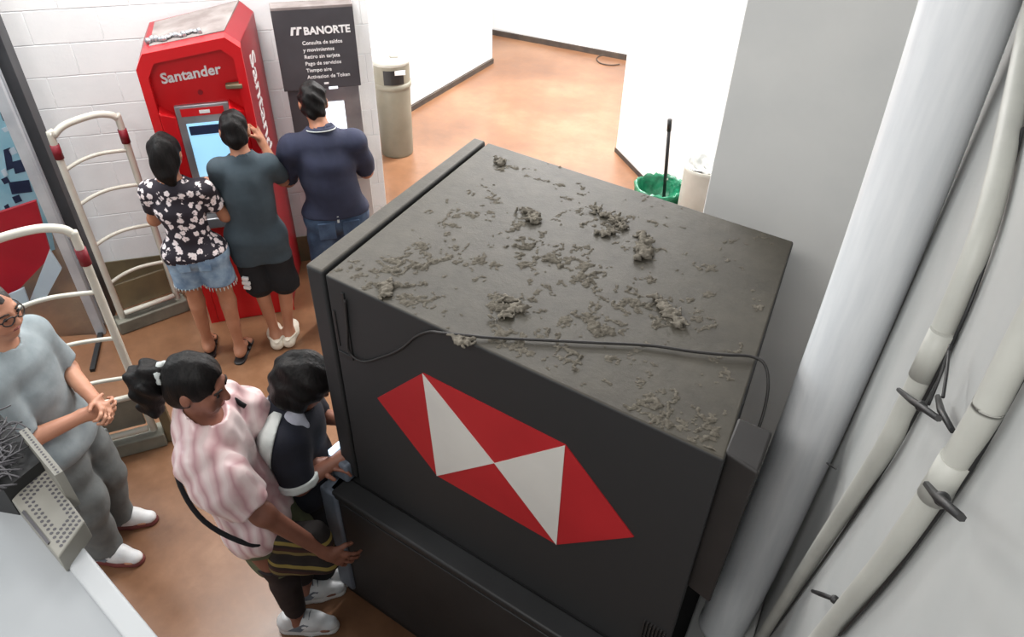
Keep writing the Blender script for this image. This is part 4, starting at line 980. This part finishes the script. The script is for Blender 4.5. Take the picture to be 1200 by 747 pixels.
# poses: local metres (x right, f forward, z up), base = floor point, face = facing direction
POSES = {
 'floral': dict(base=(-3.465, 2.43), face=(-0.60, 0.80), J=dict(
    pelvis=(0, 0, .80), waist=(-.01, .0, .94), chest=(-.025, .02, 1.13), neck=(-.03, .02, 1.28), neck2=(-.03, .03, 1.34), head=(-.025, .05, 1.44),
    shR=(.13, .02, 1.23), elR=(.20, .10, 1.00), wrR=(.12, .27, 1.12), shL=(-.165, .03, 1.22), elL=(-.215, .10, 1.0), wrL=(-.14, .27, 1.06),
    hipR=(.085, 0, .76), knR=(.11, .0, .43), anR=(.12, -.06, .08), hipL=(-.085, 0, .76), knL=(-.09, .02, .43), anL=(-.10, .02, .08))),
 'boy': dict(base=(-3.255, 2.76), face=(-0.66, 0.75), J=dict(
    pelvis=(-.02, 0, .84), waist=(-.02, .0, .98), chest=(-.01, .01, 1.18), neck=(0, .01, 1.35), neck2=(-.01, .03, 1.41), head=(-.015, .05, 1.50),
    shR=(.145, .01, 1.30), elR=(.19, .15, 1.12), wrR=(.10, .25, 1.34), shL=(-.145, .01, 1.30), elL=(-.185, .08, 1.05), wrL=(-.17, .28, 1.07),
    hipR=(.065, 0, .80), knR=(.09, -.0, .45), anR=(.06, -.07, .085), hipL=(-.105, 0, .80), knL=(-.07, .0, .45), anL=(-.03, -.08, .085))),
 'navy': dict(base=(-2.97, 3.15), face=(-0.70, 0.71), J=dict(
    pelvis=(.02, 0, .87), waist=(.02, .0, 1.00), chest=(0, .01, 1.21), neck=(0, 0.02, 1.44), neck2=(-0.01, 0.05, 1.5), head=(-0.02, 0.1, 1.58),
    shR=(0.195, 0.01, 1.35), elR=(.25, .13, 1.08), wrR=(.12, .30, 1.08), shL=(-0.2, 0.01, 1.35), elL=(-.25, .13, 1.08), wrL=(-.10, .30, 1.08),
    hipR=(.12, 0, .83), knR=(.11, .02, .46), anR=(.12, 0, .09), hipL=(-.08, 0, .83), knL=(-.11, .0, .46), anL=(-.12, 0, .09))),
 'grey': dict(base=(-2.83, 1.06), face=(.87, .49), J=dict(
    pelvis=(0, -.02, .78), waist=(0, -.04, .91), chest=(0, -0.06, 1.14), neck=(0, -0.07, 1.31), neck2=(0, -0.055, 1.37), head=(0, -0.03, 1.51),
    shR=(0.175, -0.06, 1.25), elR=(0.21, 0, 0.98), wrR=(0.05, 0.18, 0.98), shL=(-0.175, -0.06, 1.25), elL=(-0.2, 0, 1.02), wrL=(-0.02, 0.2, 0.995),
    hipR=(.09, -.02, .75), knR=(.11, .03, .42), anR=(.11, .0, .085), hipL=(-.09, -.02, .75), knL=(-.09, .03, .42), anL=(-.10, -.02, .085))),
 'pink': dict(base=(-1.73, 1.22), face=(.82, .57), J=dict(
    pelvis=(0, -.06, .78), waist=(0, -0.1, 0.94), chest=(0, -0.14, 1.15), neck=(0, -0.17, 1.36), neck2=(0, -0.15, 1.41), head=(0.02, -0.13, 1.52),
    shR=(0.165, -0.15, 1.28), elR=(0.2, 0.03, 1.01), wrR=(.17, .22, .69), shL=(-0.165, -0.13, 1.28), elL=(-.22, .0, .96), wrL=(-.12, .18, .90),
    hipR=(.09, -.06, .74), knR=(.09, .0, .42), anR=(.085, -.0, .08), hipL=(-.09, -.06, .74), knL=(-.09, .02, .42), anL=(-.07, .02, .08))),
 'kid': dict(base=(-1.80, 1.47), face=(.82, .57), J=dict(
    pelvis=(0, 0, .70), waist=(0, .0, .82), chest=(0, .0, .99), neck=(0, .02, 1.13), neck2=(0, .05, 1.18), head=(.01, .08, 1.27),
    shR=(.15, .0, 1.08), elR=(.20, .03, .87), wrR=(.10, .22, .92), shL=(-.15, .0, 1.08), elL=(-.20, .06, .87), wrL=(-.09, .22, .93),
    hipR=(.08, 0, .67), knR=(.09, .03, .37), anR=(.09, 0, .08), hipL=(-.08, 0, .67), knL=(-.08, .03, .37), anL=(-.08, 0, .08))),
}
# ------------------------------------------------------------------ the six people
# 1 woman in the floral top
P = POSES['floral']; fg = Figure(P, .84, tip=.25)
r1 = person('woman with short dark hair in a floral top and denim shorts', fg, P['base'])
Fb = fg.body(.007, 'LR', {'R': (fg.f * .8 + UP * .1 - fg.r * .3, -UP, .5), 'L': (fg.f + UP * .1 + fg.r * .2, -UP, .5)})
obj('body', Fb.mesh('body', M['skin']), r1); face_bits(fg, r1)
F = fg.field(.008); fg.torso(F, .014)
F.cap(fg.J['hipL'] + UP * .06, fg.J['hipR'] + UP * .06, .105, k=.05)
for sd in 'LR': fg.arm(F, sd, .020, .62, end=True, k=.03)
F.folds(.0022, WAVES); F.cut(fg.J['pelvis'] + UP * .0, -UP + fg.r * .15); F.cap(fg.J['neck'] - UP * .02, fg.J['neck2'], .066, .075, sub=True)
obj('floral_top', F.mesh('floral_top', M['floral']), r1)
F = fg.field(.008)
F.cap(fg.J['hipL'] + UP * .05, fg.J['hipR'] + UP * .05, .112, k=.05); F.cap(fg.J['pelvis'] + UP * .05, fg.J['pelvis'] + UP * .1, .115, flat=fg.f, st=1.2)
for sd in 'LR': fg.leg(F, sd, .026, .52, end=True, k=.02, flare=.012)
F.folds(.0012, WAVES)
sh = obj('denim_shorts', F.mesh('denim_shorts', M['denim_light']), r1)
for sd in (-1, 1):
    p = fg.J['pelvis'] + fg.r * .062 * sd - fg.f * .108 - UP * .02
    MB().box(Vector(p), (.075, .012, .085), rz=math.atan2(fg.r[1], fg.r[0]), bev=.004).build('back_pocket', M['denim_light'], sh)
hb_ = MB(); rg = random.Random(2)
for sd in 'LR':
    e = lerp(fg.J['hip' + sd], fg.J['kn' + sd], .52)
    for k in range(26):
        a = 6.283 * k / 26; c = e + (fg.r * math.cos(a) + fg.f * math.sin(a)) * .098
        hb_.tube([Vector(c + UP * .006), Vector(c - UP * rg.uniform(.008, .022))], .0035, 5)
hb_.build('frayed_hem', M['white_cloth'], sh, kind='stuff')
F = hair_field(fg, .007); A_ = np.array([fg.hr, fg.hf, fg.hu])
F.ell(fg.H(0, -.014, .030), A_, (.084, .103, .098)); F.ell(fg.H(0, -.048, -.050), A_, (.076, .062, .082), k=.04); F.cap(fg.H(0, -.06, -.11), fg.H(.01, -.05, -.15), .05, .03, k=.03)
F.ell(fg.H(0, .105, -.035), A_, (.066, .070, .095), sub=True); F.folds(.003, [((70, 40, 8), 0), ((-40, 80, 10), 1)])
obj('hair', F.mesh('hair', M['hair']), r1)
for sd in 'LR':
    a = fg.J['an' + sd]; t = fg.toe[sd]; g = np.array([a[0], a[1], 0]); sv = np.cross(t, UP)
    F = Field(g - .22, g + .28, .006); F.cap(g - t * .06, g + t * .14, .038, .044, k=.02).cut(g + UP * .014, UP).cut(g + UP * .001, -UP)
    sd_ = obj('sandal', F.mesh('sandal', M['sandal']), r1)
    for q0 in (.05, .10): MB().tube(smooth_path([Vector(g + t * q0 - sv * .042 + UP * .012), Vector(g + t * q0 + UP * (.088 - q0 * .3)), Vector(g + t * q0 + sv * .042 + UP * .012)], 5), .007, 8).build('strap', M['sandal'], sd_)

# 2 boy in the slate tee
P = POSES['boy']; fg = Figure(P, .85, tip=.3)
r2 = person('boy in a slate tee, black shorts and cream clogs at the red machine', fg, P['base'])
Fb = fg.body(.007, 'LR', {'R': (UP * .9 + fg.f * .3 - fg.r * .3, -fg.r + fg.f * .4, .8), 'L': (fg.f, -UP, .5)})
obj('body', Fb.mesh('body', M['skin']), r2); face_bits(fg, r2)
F = fg.field(.008); fg.torso(F, .014)
F.cap(fg.J['chest'], fg.J['pelvis'] - UP * .06, .140, .138, k=.05, flat=fg.f, st=1.2)
for sd in 'LR': fg.leg(F, sd, .028, .9, k=.05, flare=.022)
for sd in 'LR': fg.arm(F, sd, .020, .82, end=True, k=.03)
F.folds(.0022, WAVES); F.cut(fg.J['pelvis'] - UP * .19, -UP + fg.r * .05); F.cap(fg.J['neck'], fg.J['neck2'], .058, .066, sub=True)
obj('tee_shirt', F.mesh('tee_shirt', M['teal_tee']), r2)
F = fg.field(.008); F.cap(fg.J['hipL'], fg.J['hipR'], .108, k=.05)
for sd in 'LR': fg.leg(F, sd, .020, 1.06, end=True, k=.02, flare=.03)
F.folds(.002, WAVES); F.cut(fg.J['pelvis'] - UP * .13, UP); st_ = obj('shorts', F.mesh('shorts', M['black_cloth']), r2)
for dz, dx in ((.0, 0), (-.035, .012), (-.07, .004)):
    c = lerp(fg.J['hipL'], fg.J['knL'], .66) - fg.r * .052 - fg.f * .096 + UP * dz
    MB().box(Vector(c), (.04 + dx, .02, .022), rz=math.atan2(fg.r[1], fg.r[0]) - .45, bev=.002).build('printed_letter', M['white_print'], st_)
F = hair_field(fg, .007); A_ = np.array([fg.hr, fg.hf, fg.hu])
F.ell(fg.H(0, -.010, .034), A_, (.080, .100, .094)); F.ell(fg.H(0, -.040, -.030), A_, (.070, .062, .068), k=.03)
F.ell(fg.H(0, .108, -.045), A_, (.068, .075, .098), sub=True); F.folds(.0028, [((80, 50, 30), 0), ((-60, 80, 40), 1)])
obj('hair', F.mesh('hair', M['hair']), r2)
for sd in 'LR':
    a = fg.J['an' + sd]; t = fg.toe[sd]; g = np.array([a[0], a[1], 0])
    F = Field(g - .24, g + .3, .006)
    F.cap(g - t * .06 + UP * .04, g + t * .05 + UP * .045, .046, .05, k=.03); F.cap(g + t * .05 + UP * .045, g + t * .125 + UP * .035, .055, .046, k=.03)
    F.cut(g + UP * .002, -UP); F.cap(g - t * .03 + UP * .09, g + UP * .14, .04, .045, sub=True)
    cl = obj('clog', F.mesh('clog', M['clog']), r2)
    sv = np.cross(t, UP); MB().tube(smooth_path([Vector(g + t * .0 - sv * .05 + UP * .065), Vector(g - t * .10 + UP * .075), Vector(g + t * .0 + sv * .05 + UP * .065)], 6), .008, 8).build('heel_strap', M['clog'], cl)

# 3 man in the navy polo
P = POSES['navy']; fg = Figure(P, .98, tip=.3)
r3 = person('man in a navy polo and dark jeans standing at the dark grey bank terminal', fg, P['base'])
Fb = fg.body(.008, 'LR', {'R': (fg.f - fg.r * .4, -UP, .5), 'L': (fg.f + fg.r * .4, -UP, .5)})
obj('body', Fb.mesh('body', M['skin']), r3); face_bits(fg, r3)
F = fg.field(.009); fg.torso(F, .022)
F.cap(fg.J['chest'], fg.J['pelvis'] + UP * .02, .168, .158, k=.05, flat=fg.f, st=1.15)
for sd in 'LR': fg.arm(F, sd, .026, .95, end=True, k=.03)
F.folds(.0025, WAVES); F.cut(fg.J['pelvis'] + UP * .02, -UP); F.cap(fg.J['neck'] + UP * .0, fg.J['neck2'], .066, .074, sub=True)
ps = obj('polo_shirt', F.mesh('polo_shirt', M['navy_tee']), r3)
col_ = [Vector(fg.J['neck'] + (fg.r * math.cos(a) * .075 + fg.f * math.sin(a) * .07) + UP * (.012 - .012 * math.sin(a))) for a in [6.283 * k / 24 for k in range(25)]]
MB().tube(col_, .014, 8).build('collar', M['navy_tee'], ps)
MB().tube([p + (p - Vector(fg.J['neck'])) * .16 - Vector((0, 0, .004)) for p in col_], .0045, 6).build('collar_stripe', M['white_cloth'], ps)
F = fg.field(.009); F.cap(fg.J['hipL'] + UP * .04, fg.J['hipR'] + UP * .04, .114, k=.05); F.cap(fg.J['pelvis'], fg.J['pelvis'] + UP * .05, .142, flat=fg.f, st=1.15)
for sd in 'LR': fg.leg(F, sd, .020, 1.94, end=True, k=.03, flare=.014)
F.folds(.002, WAVES); F.cut(fg.J['pelvis'] + UP * .06, UP)
jn = obj('jeans', F.mesh('jeans', M['denim']), r3)
for sd in (-1, 1):
    p = fg.J['pelvis'] + fg.r * .078 * sd - fg.f * .125 - UP * .055
    MB().box(Vector(p), (.11, .014, .12), rz=math.atan2(fg.r[1], fg.r[0]), bev=.004).build('back_pocket', M['denim'], jn)
    p = fg.J['pelvis'] + fg.r * .0 - fg.f * .132 + UP * .03
MB().box(Vector(p), (.014, .014, .05), rz=math.atan2(fg.r[1], fg.r[0]), bev=.002).build('belt_loop', M['white_cloth'], jn)
for sd in 'LR': sneaker(r3, fg, sd, 'shoe_grey')
F = hair_field(fg, .007); A_ = np.array([fg.hr, fg.hf, fg.hu])
F.ell(fg.H(0, -.010, .036), A_, (.083, .102, .096)); F.ell(fg.H(0, -.045, -.030), A_, (.070, .058, .066), k=.03)
F.ell(fg.H(0, .108, -.045), A_, (.068, .075, .098), sub=True); F.folds(.003, [((90, 50, 30), 0), ((-60, 90, 40), 1), ((30, 60, 90), 2)])
obj('hair', F.mesh('hair', M['hair']), r3)

# 4 man in grey by the gate
P = POSES['grey']; fg = Figure(P, 1.02, look=(.95, .30), tip=.15)
r4 = person('man with glasses in a grey tee and trousers, hands clasped', fg, P['base'])
Fb = fg.body(.007, 'LR', {'R': (fg.f * .85 - fg.r * .45 - UP * .15, -fg.r - UP * .3, 1.0), 'L': (fg.f * .75 + fg.r * .6 - UP * .1, fg.r - fg.f * .2 - UP * .6, .95)})
obj('body', Fb.mesh('body', M['skin_pale']), r4); face_bits(fg, r4)
F = fg.field(.008); fg.torso(F, .024); F.cap(fg.J['pelvis'] - UP * .03, fg.J['waist'], .14, .13, k=.05, flat=fg.f, st=1.15)
for sd in 'LR': fg.arm(F, sd, .028, .86, end=True, k=.03)
F.folds(.003, WAVES); F.cut(fg.J['pelvis'] - UP * .04, -UP); F.cap(fg.J['neck'] - UP * .005, fg.J['neck2'], .062, .072, sub=True)
ts = obj('tee_shirt', F.mesh('tee_shirt', M['grey_tee']), r4)
MB().tube([Vector(fg.J['neck'] + (fg.r * math.cos(a) * .070 + fg.f * math.sin(a) * .068) + UP * (.004 - .016 * math.sin(a))) for a in [6.283 * k / 24 for k in range(25)]], .007, 8).build('neckband', M['grey_tee'], ts)
F = fg.field(.008); F.cap(fg.J['hipL'] + UP * .03, fg.J['hipR'] + UP * .03, .112, k=.05)
for sd in 'LR': fg.leg(F, sd, .022, 1.97, end=True, k=.03, flare=.020)
F.folds(.0035, WAVES); tr = obj('trousers', F.mesh('trousers', M['grey_trouser']), r4)
for sd, sx in (('R', 1), ('L', -1)):
    c = lerp(fg.J['hip' + sd], fg.J['kn' + sd], .55) + fg.r * .095 * sx
    MB().box(Vector(c), (.022, .11, .14), rz=math.atan2(fg.r[1], fg.r[0]), bev=.006).build('cargo_pocket', M['grey_trouser'], tr)
for sd in 'LR': sneaker(r4, fg, sd, 'shoe_white', 'sole_red')
F = hair_field(fg, .007); A_ = np.array([fg.hr, fg.hf, fg.hu])
F.ell(fg.H(0, -.014, .036), A_, (.079, .096, .090)); F.ell(fg.H(0, -.045, -.030), A_, (.066, .055, .060), k=.03)
F.ell(fg.H(0, .100, -.035), A_, (.070, .085, .105), sub=True); F.folds(.002, [((90, 50, 30), 0), ((-60, 90, 40), 1)])
obj('hair', F.mesh('hair', M['hair_short']), r4)
gl = MB()
for sx in (-1, 1):
    gl.tube([Vector(fg.H(.034 * sx + .024 * math.cos(a), .108 - .012 * abs(math.cos(a)) * (math.cos(a) * sx > 0), .004 + .018 * math.sin(a))) for a in [6.283 * k / 16 for k in range(17)]], .0028, 6)
    gl.tube([Vector(fg.H(.058 * sx, .096, .008)), Vector(fg.H(.078 * sx, .05, .010)), Vector(fg.H(.082 * sx, -.012, .008))], .0028, 6)
gl.tube([Vector(fg.H(-.011, .110, .008)), Vector(fg.H(.011, .110, .008))], .0025, 6)
gl.build('glasses', M['black'], r4)

# 5 woman in the pink blouse
P = POSES['pink']; fg = Figure(P, .96, look=(.90, .43), tip=.25)
r5 = person('woman with a dark ponytail in a striped pink satin blouse behind the youngster in navy', fg, P['base'])
W_, E_ = fg.J['wrR'], fg.J['elR']
Fb = fg.body(.006, 'LR', {'R': (unit(W_ - E_) * .8 + fg.f * .45 - UP * .15, -fg.r * .9 - UP * .1 - fg.f * .2, .32), 'L': (fg.f, -UP, .4)})
obj('body', Fb.mesh('body', M['skin_dark']), r5); face_bits(fg, r5)
F = fg.field(.008); fg.torso(F, .026); F.cap(fg.J['pelvis'] - UP * .04, fg.J['waist'], .155, .14, k=.05, flat=fg.f, st=1.15)
for sd in 'LR':                                                     # puffed sleeves gathered above the elbow
    S, E_ = fg.J['sh' + sd], fg.J['el' + sd]
    F.cap(S - UP * .005, lerp(S, E_, .35), .070, .106, k=.03); F.cap(lerp(S, E_, .35), lerp(S, E_, .80), .106, .088, k=.03, end=True)
F.folds(.0024, [((36, 60, 30), .4), ((-62, 40, 18), 1.7), ((80, -38, 24), 2.9)]); F.cut(fg.J['pelvis'] - UP * .06, -UP + fg.f * .1); F.cap(fg.J['neck'] - UP * .02, fg.J['neck2'] + fg.f * .03, .068, .085, sub=True)
bl = obj('satin_blouse', F.mesh('satin_blouse', M['pink_satin']), r5)
nk = fg.J['neck'] - UP * .008
MB().tube(smooth_path([Vector(nk + fg.r * .075 - fg.f * .02), Vector(nk + fg.r * .07 + fg.f * .05 - UP * .03), Vector(nk + fg.f * .10 - UP * .13), Vector(nk + fg.f * .135 - UP * .22)], 5), .012, 8).build('facing', M['pink_band'], bl)
MB().tube(smooth_path([Vector(nk - fg.r * .075 - fg.f * .02), Vector(nk - fg.r * .07 + fg.f * .05 - UP * .03), Vector(nk + fg.f * .10 - UP * .13)], 5), .012, 8).build('facing', M['pink_band'], bl)
F = fg.field(.008); F.cap(fg.J['hipL'] + UP * .02, fg.J['hipR'] + UP * .02, .115, k=.05)
F.cap(lerp(fg.J['hipL'], fg.J['hipR'], .5), lerp(fg.J['knL'], fg.J['knR'], .5) + UP * .10, .15, .155, k=.04, end=True)
F.folds(.003, WAVES); obj('olive_shorts', F.mesh('olive_shorts', M['olive']), r5)
F = fg.field(.008)
for sd in 'LR': fg.leg(F, sd, .010, 1.80, end=True, k=.02)
F.cut(lerp(fg.J['knL'], fg.J['knR'], .5) + UP * .14, UP); obj('leggings', F.mesh('leggings', M['legging']), r5)
for sd in 'LR': sneaker(r5, fg, sd, 'shoe_white')
A_ = np.array([fg.hr, fg.hf, fg.hu]); F = hair_field(fg, .007)
F.ell(fg.H(0, -.012, .034), A_, (.085, .104, .100)); F.ell(fg.H(0, -.040, -.030), A_, (.074, .066, .072), k=.03); F.ell(fg.H(0, .105, -.030), A_, (.072, .078, .102), sub=True)
F.folds(.002, [((90, 50, 30), 0), ((-60, 90, 40), 1)])
hr_ = obj('hair', F.mesh('hair', M['hair']), r5)
F = hair_field(fg, .007); F.cap(fg.H(.0, -.125, .020), fg.H(0, -.165, -.03), .042, .062, k=.03); F.cap(fg.H(0, -.165, -.03), fg.H(.01, -.15, -.15), .062, .04, k=.03); F.folds(.005, [((70, 50, 30), 0), ((-60, 80, 50), 1), ((30, 50, 90), 2)])
obj('ponytail', F.mesh('ponytail', M['hair']), hr_)
sc_ = Vector(fg.H(0, -.112, .024)); ax_ = Vector(-fg.hf * .9 - fg.hu * .3).normalized(); u_ = ax_.orthogonal().normalized(); v_ = ax_.cross(u_)
MB().tube([sc_ + (u_ * math.cos(a) + v_ * math.sin(a)) * .032 for a in [6.283 * k / 18 for k in range(19)]], [.012 + .004 * math.sin(k * 2.1) for k in range(19)], 8).build('hair_tie', M['white_cloth'], hr_)
# bag strap across her back and the striped woven bag she carries: a thing of its own
bo_ = Vector((*P['base'], 0))
bag0 = Vector(fg.J['pelvis'] + fg.r * .13 + fg.f * .17 - UP * .10)
bag = thing('shoulder_bag', 'striped woven shoulder bag hanging at the side of the woman in pink', 'bag', bo_ + bag0)
F = Field((-.25, -.25, -.25), (.25, .25, .25), .008); dn = -UP
for i in (-1, 0, 1): F.cap(fg.f * .075 * i + UP * .10, fg.f * .09 * i - UP * .085, .045, .062, k=.05)
F.folds(.003, WAVES); F.cut(UP * .135, UP); obj('pouch', F.mesh('pouch', M['woven']), bag)
bp = [bag0 + Vector(UP * .12 - fg.f * .09), Vector(fg.J['pelvis'] + fg.r * .205 + fg.f * .02 + UP * .05), Vector(fg.J['waist'] + fg.r * .160 - fg.f * .105 + UP * .0), Vector(fg.J['chest'] + fg.r * .08 - fg.f * .140 - UP * .04), Vector(fg.J['chest'] - fg.r * .05 - fg.f * .135 + UP * .06), Vector(fg.J['shL'] - fg.f * .03 + fg.r * .04 + UP * .088), Vector(fg.J['shL'] + fg.r * .06 + fg.f * .10 + UP * .0)]
MB().tube([p - bag0 for p in smooth_path(bp, 6)], .010, 8).build('strap', M['black_cloth'], bag)

# 6 youngster in the navy and white sweatshirt
P = POSES['kid']; fg = Figure(P, .98, look=(.85, .53), tip=.45)
r6 = person('youngster with black hair in a navy sweatshirt with a white panel at the charcoal machine', fg, P['base'])
Fb = fg.body(.007, 'LR', {'R': (fg.f * .9 - fg.r * .3, -UP, .6), 'L': (fg.f * .9 + fg.r * .2, -UP, .6)})
obj('body', Fb.mesh('body', M['skin_dark']), r6); face_bits(fg, r6)
F = fg.field(.008); fg.torso(F, .032); F.cap(fg.J['pelvis'] - UP * .05, fg.J['waist'], .15, .14, k=.05, flat=fg.f, st=1.1)
for sd in 'LR': fg.arm(F, sd, .034, .95, end=True, k=.03)
F.folds(.003, WAVES); F.cut(fg.J['pelvis'] - UP * .06, -UP); F.cap(fg.J['neck'], fg.J['neck2'], .062, .075, sub=True)
sw = obj('sweatshirt', F.mesh('sweatshirt', M['navy_sweat']), r6)
# white panel: a band over the shoulder and down the back, closed by a band above the hem
F = fg.field(.007); fg.arm(F, 'R', .041, .96, k=.03, end=True); F.cap(fg.J['shR'], lerp(fg.J['shR'], fg.J['neck'], .6), .098, .09, k=.03); F.folds(.003, WAVES)
IL = unit((-.88, -.47, .25)); F.cut(fg.J['shR'] + IL * .030, -IL); F.cut(fg.J['shR'] + UP * .10, UP)
obj('white_panel', F.mesh('white_panel', M['white_cloth']), sw)
F = fg.field(.007); S, E_ = fg.J['shR'], fg.J['elR']; F.cap(lerp(S, E_, .80), lerp(S, E_, .97), .088, .087, k=0, start=True, end=True); obj('cuff', F.mesh('cuff', M['white_cloth']), sw)
F = hair_field(fg, .008); nkk = fg.J['neck']
F.cap(nkk - fg.r * .07 - fg.f * .05, nkk + fg.r * .07 - fg.f * .05, .035, k=.02); F.cap(nkk + fg.r * .07 - fg.f * .05, nkk + fg.r * .10 + fg.f * .05 - UP * .02, .036, .03, k=.02); F.cap(nkk + fg.r * .09 + fg.f * .02 + UP * .015, nkk + fg.r * .155 + fg.f * .01 - UP * .02, .045, .022, k=.02); F.cap(nkk - fg.f * .08, nkk - fg.f * .11 - UP * .06, .05, .03, k=.03, flat=fg.f, st=1.4)
obj('collar', F.mesh('collar', M['grey_hood']), sw)
F = fg.field(.008); F.cap(fg.J['hipL'], fg.J['hipR'], .108, k=.05)
for sd in 'LR': fg.leg(F, sd, .022, 1.95, end=True, k=.03, flare=.016)
F.folds(.003, WAVES); obj('trousers', F.mesh('trousers', M['black_cloth']), r6)
for sd in 'LR': sneaker(r6, fg, sd, 'shoe_white')
F = hair_field(fg, .007); A_ = np.array([fg.hr, fg.hf, fg.hu])
F.ell(fg.H(0, -.002, .038), A_, (.104, .124, .110)); F.ell(fg.H(0, -.03, -.04), A_, (.098, .090, .095), k=.04)
for sx in (-1, 1): F.cap(fg.H(.078 * sx, .02, .01), fg.H(.078 * sx, .015, -.07), .03, .022, k=.03)
F.ell(fg.H(0, .130, -.065), A_, (.062, .075, .085), sub=True); F.folds(.004, [((60, 40, 10), 0), ((-40, 70, 14), 1), ((20, 50, 60), 2)])
obj('hair', F.mesh('hair', M['hair']), r6)
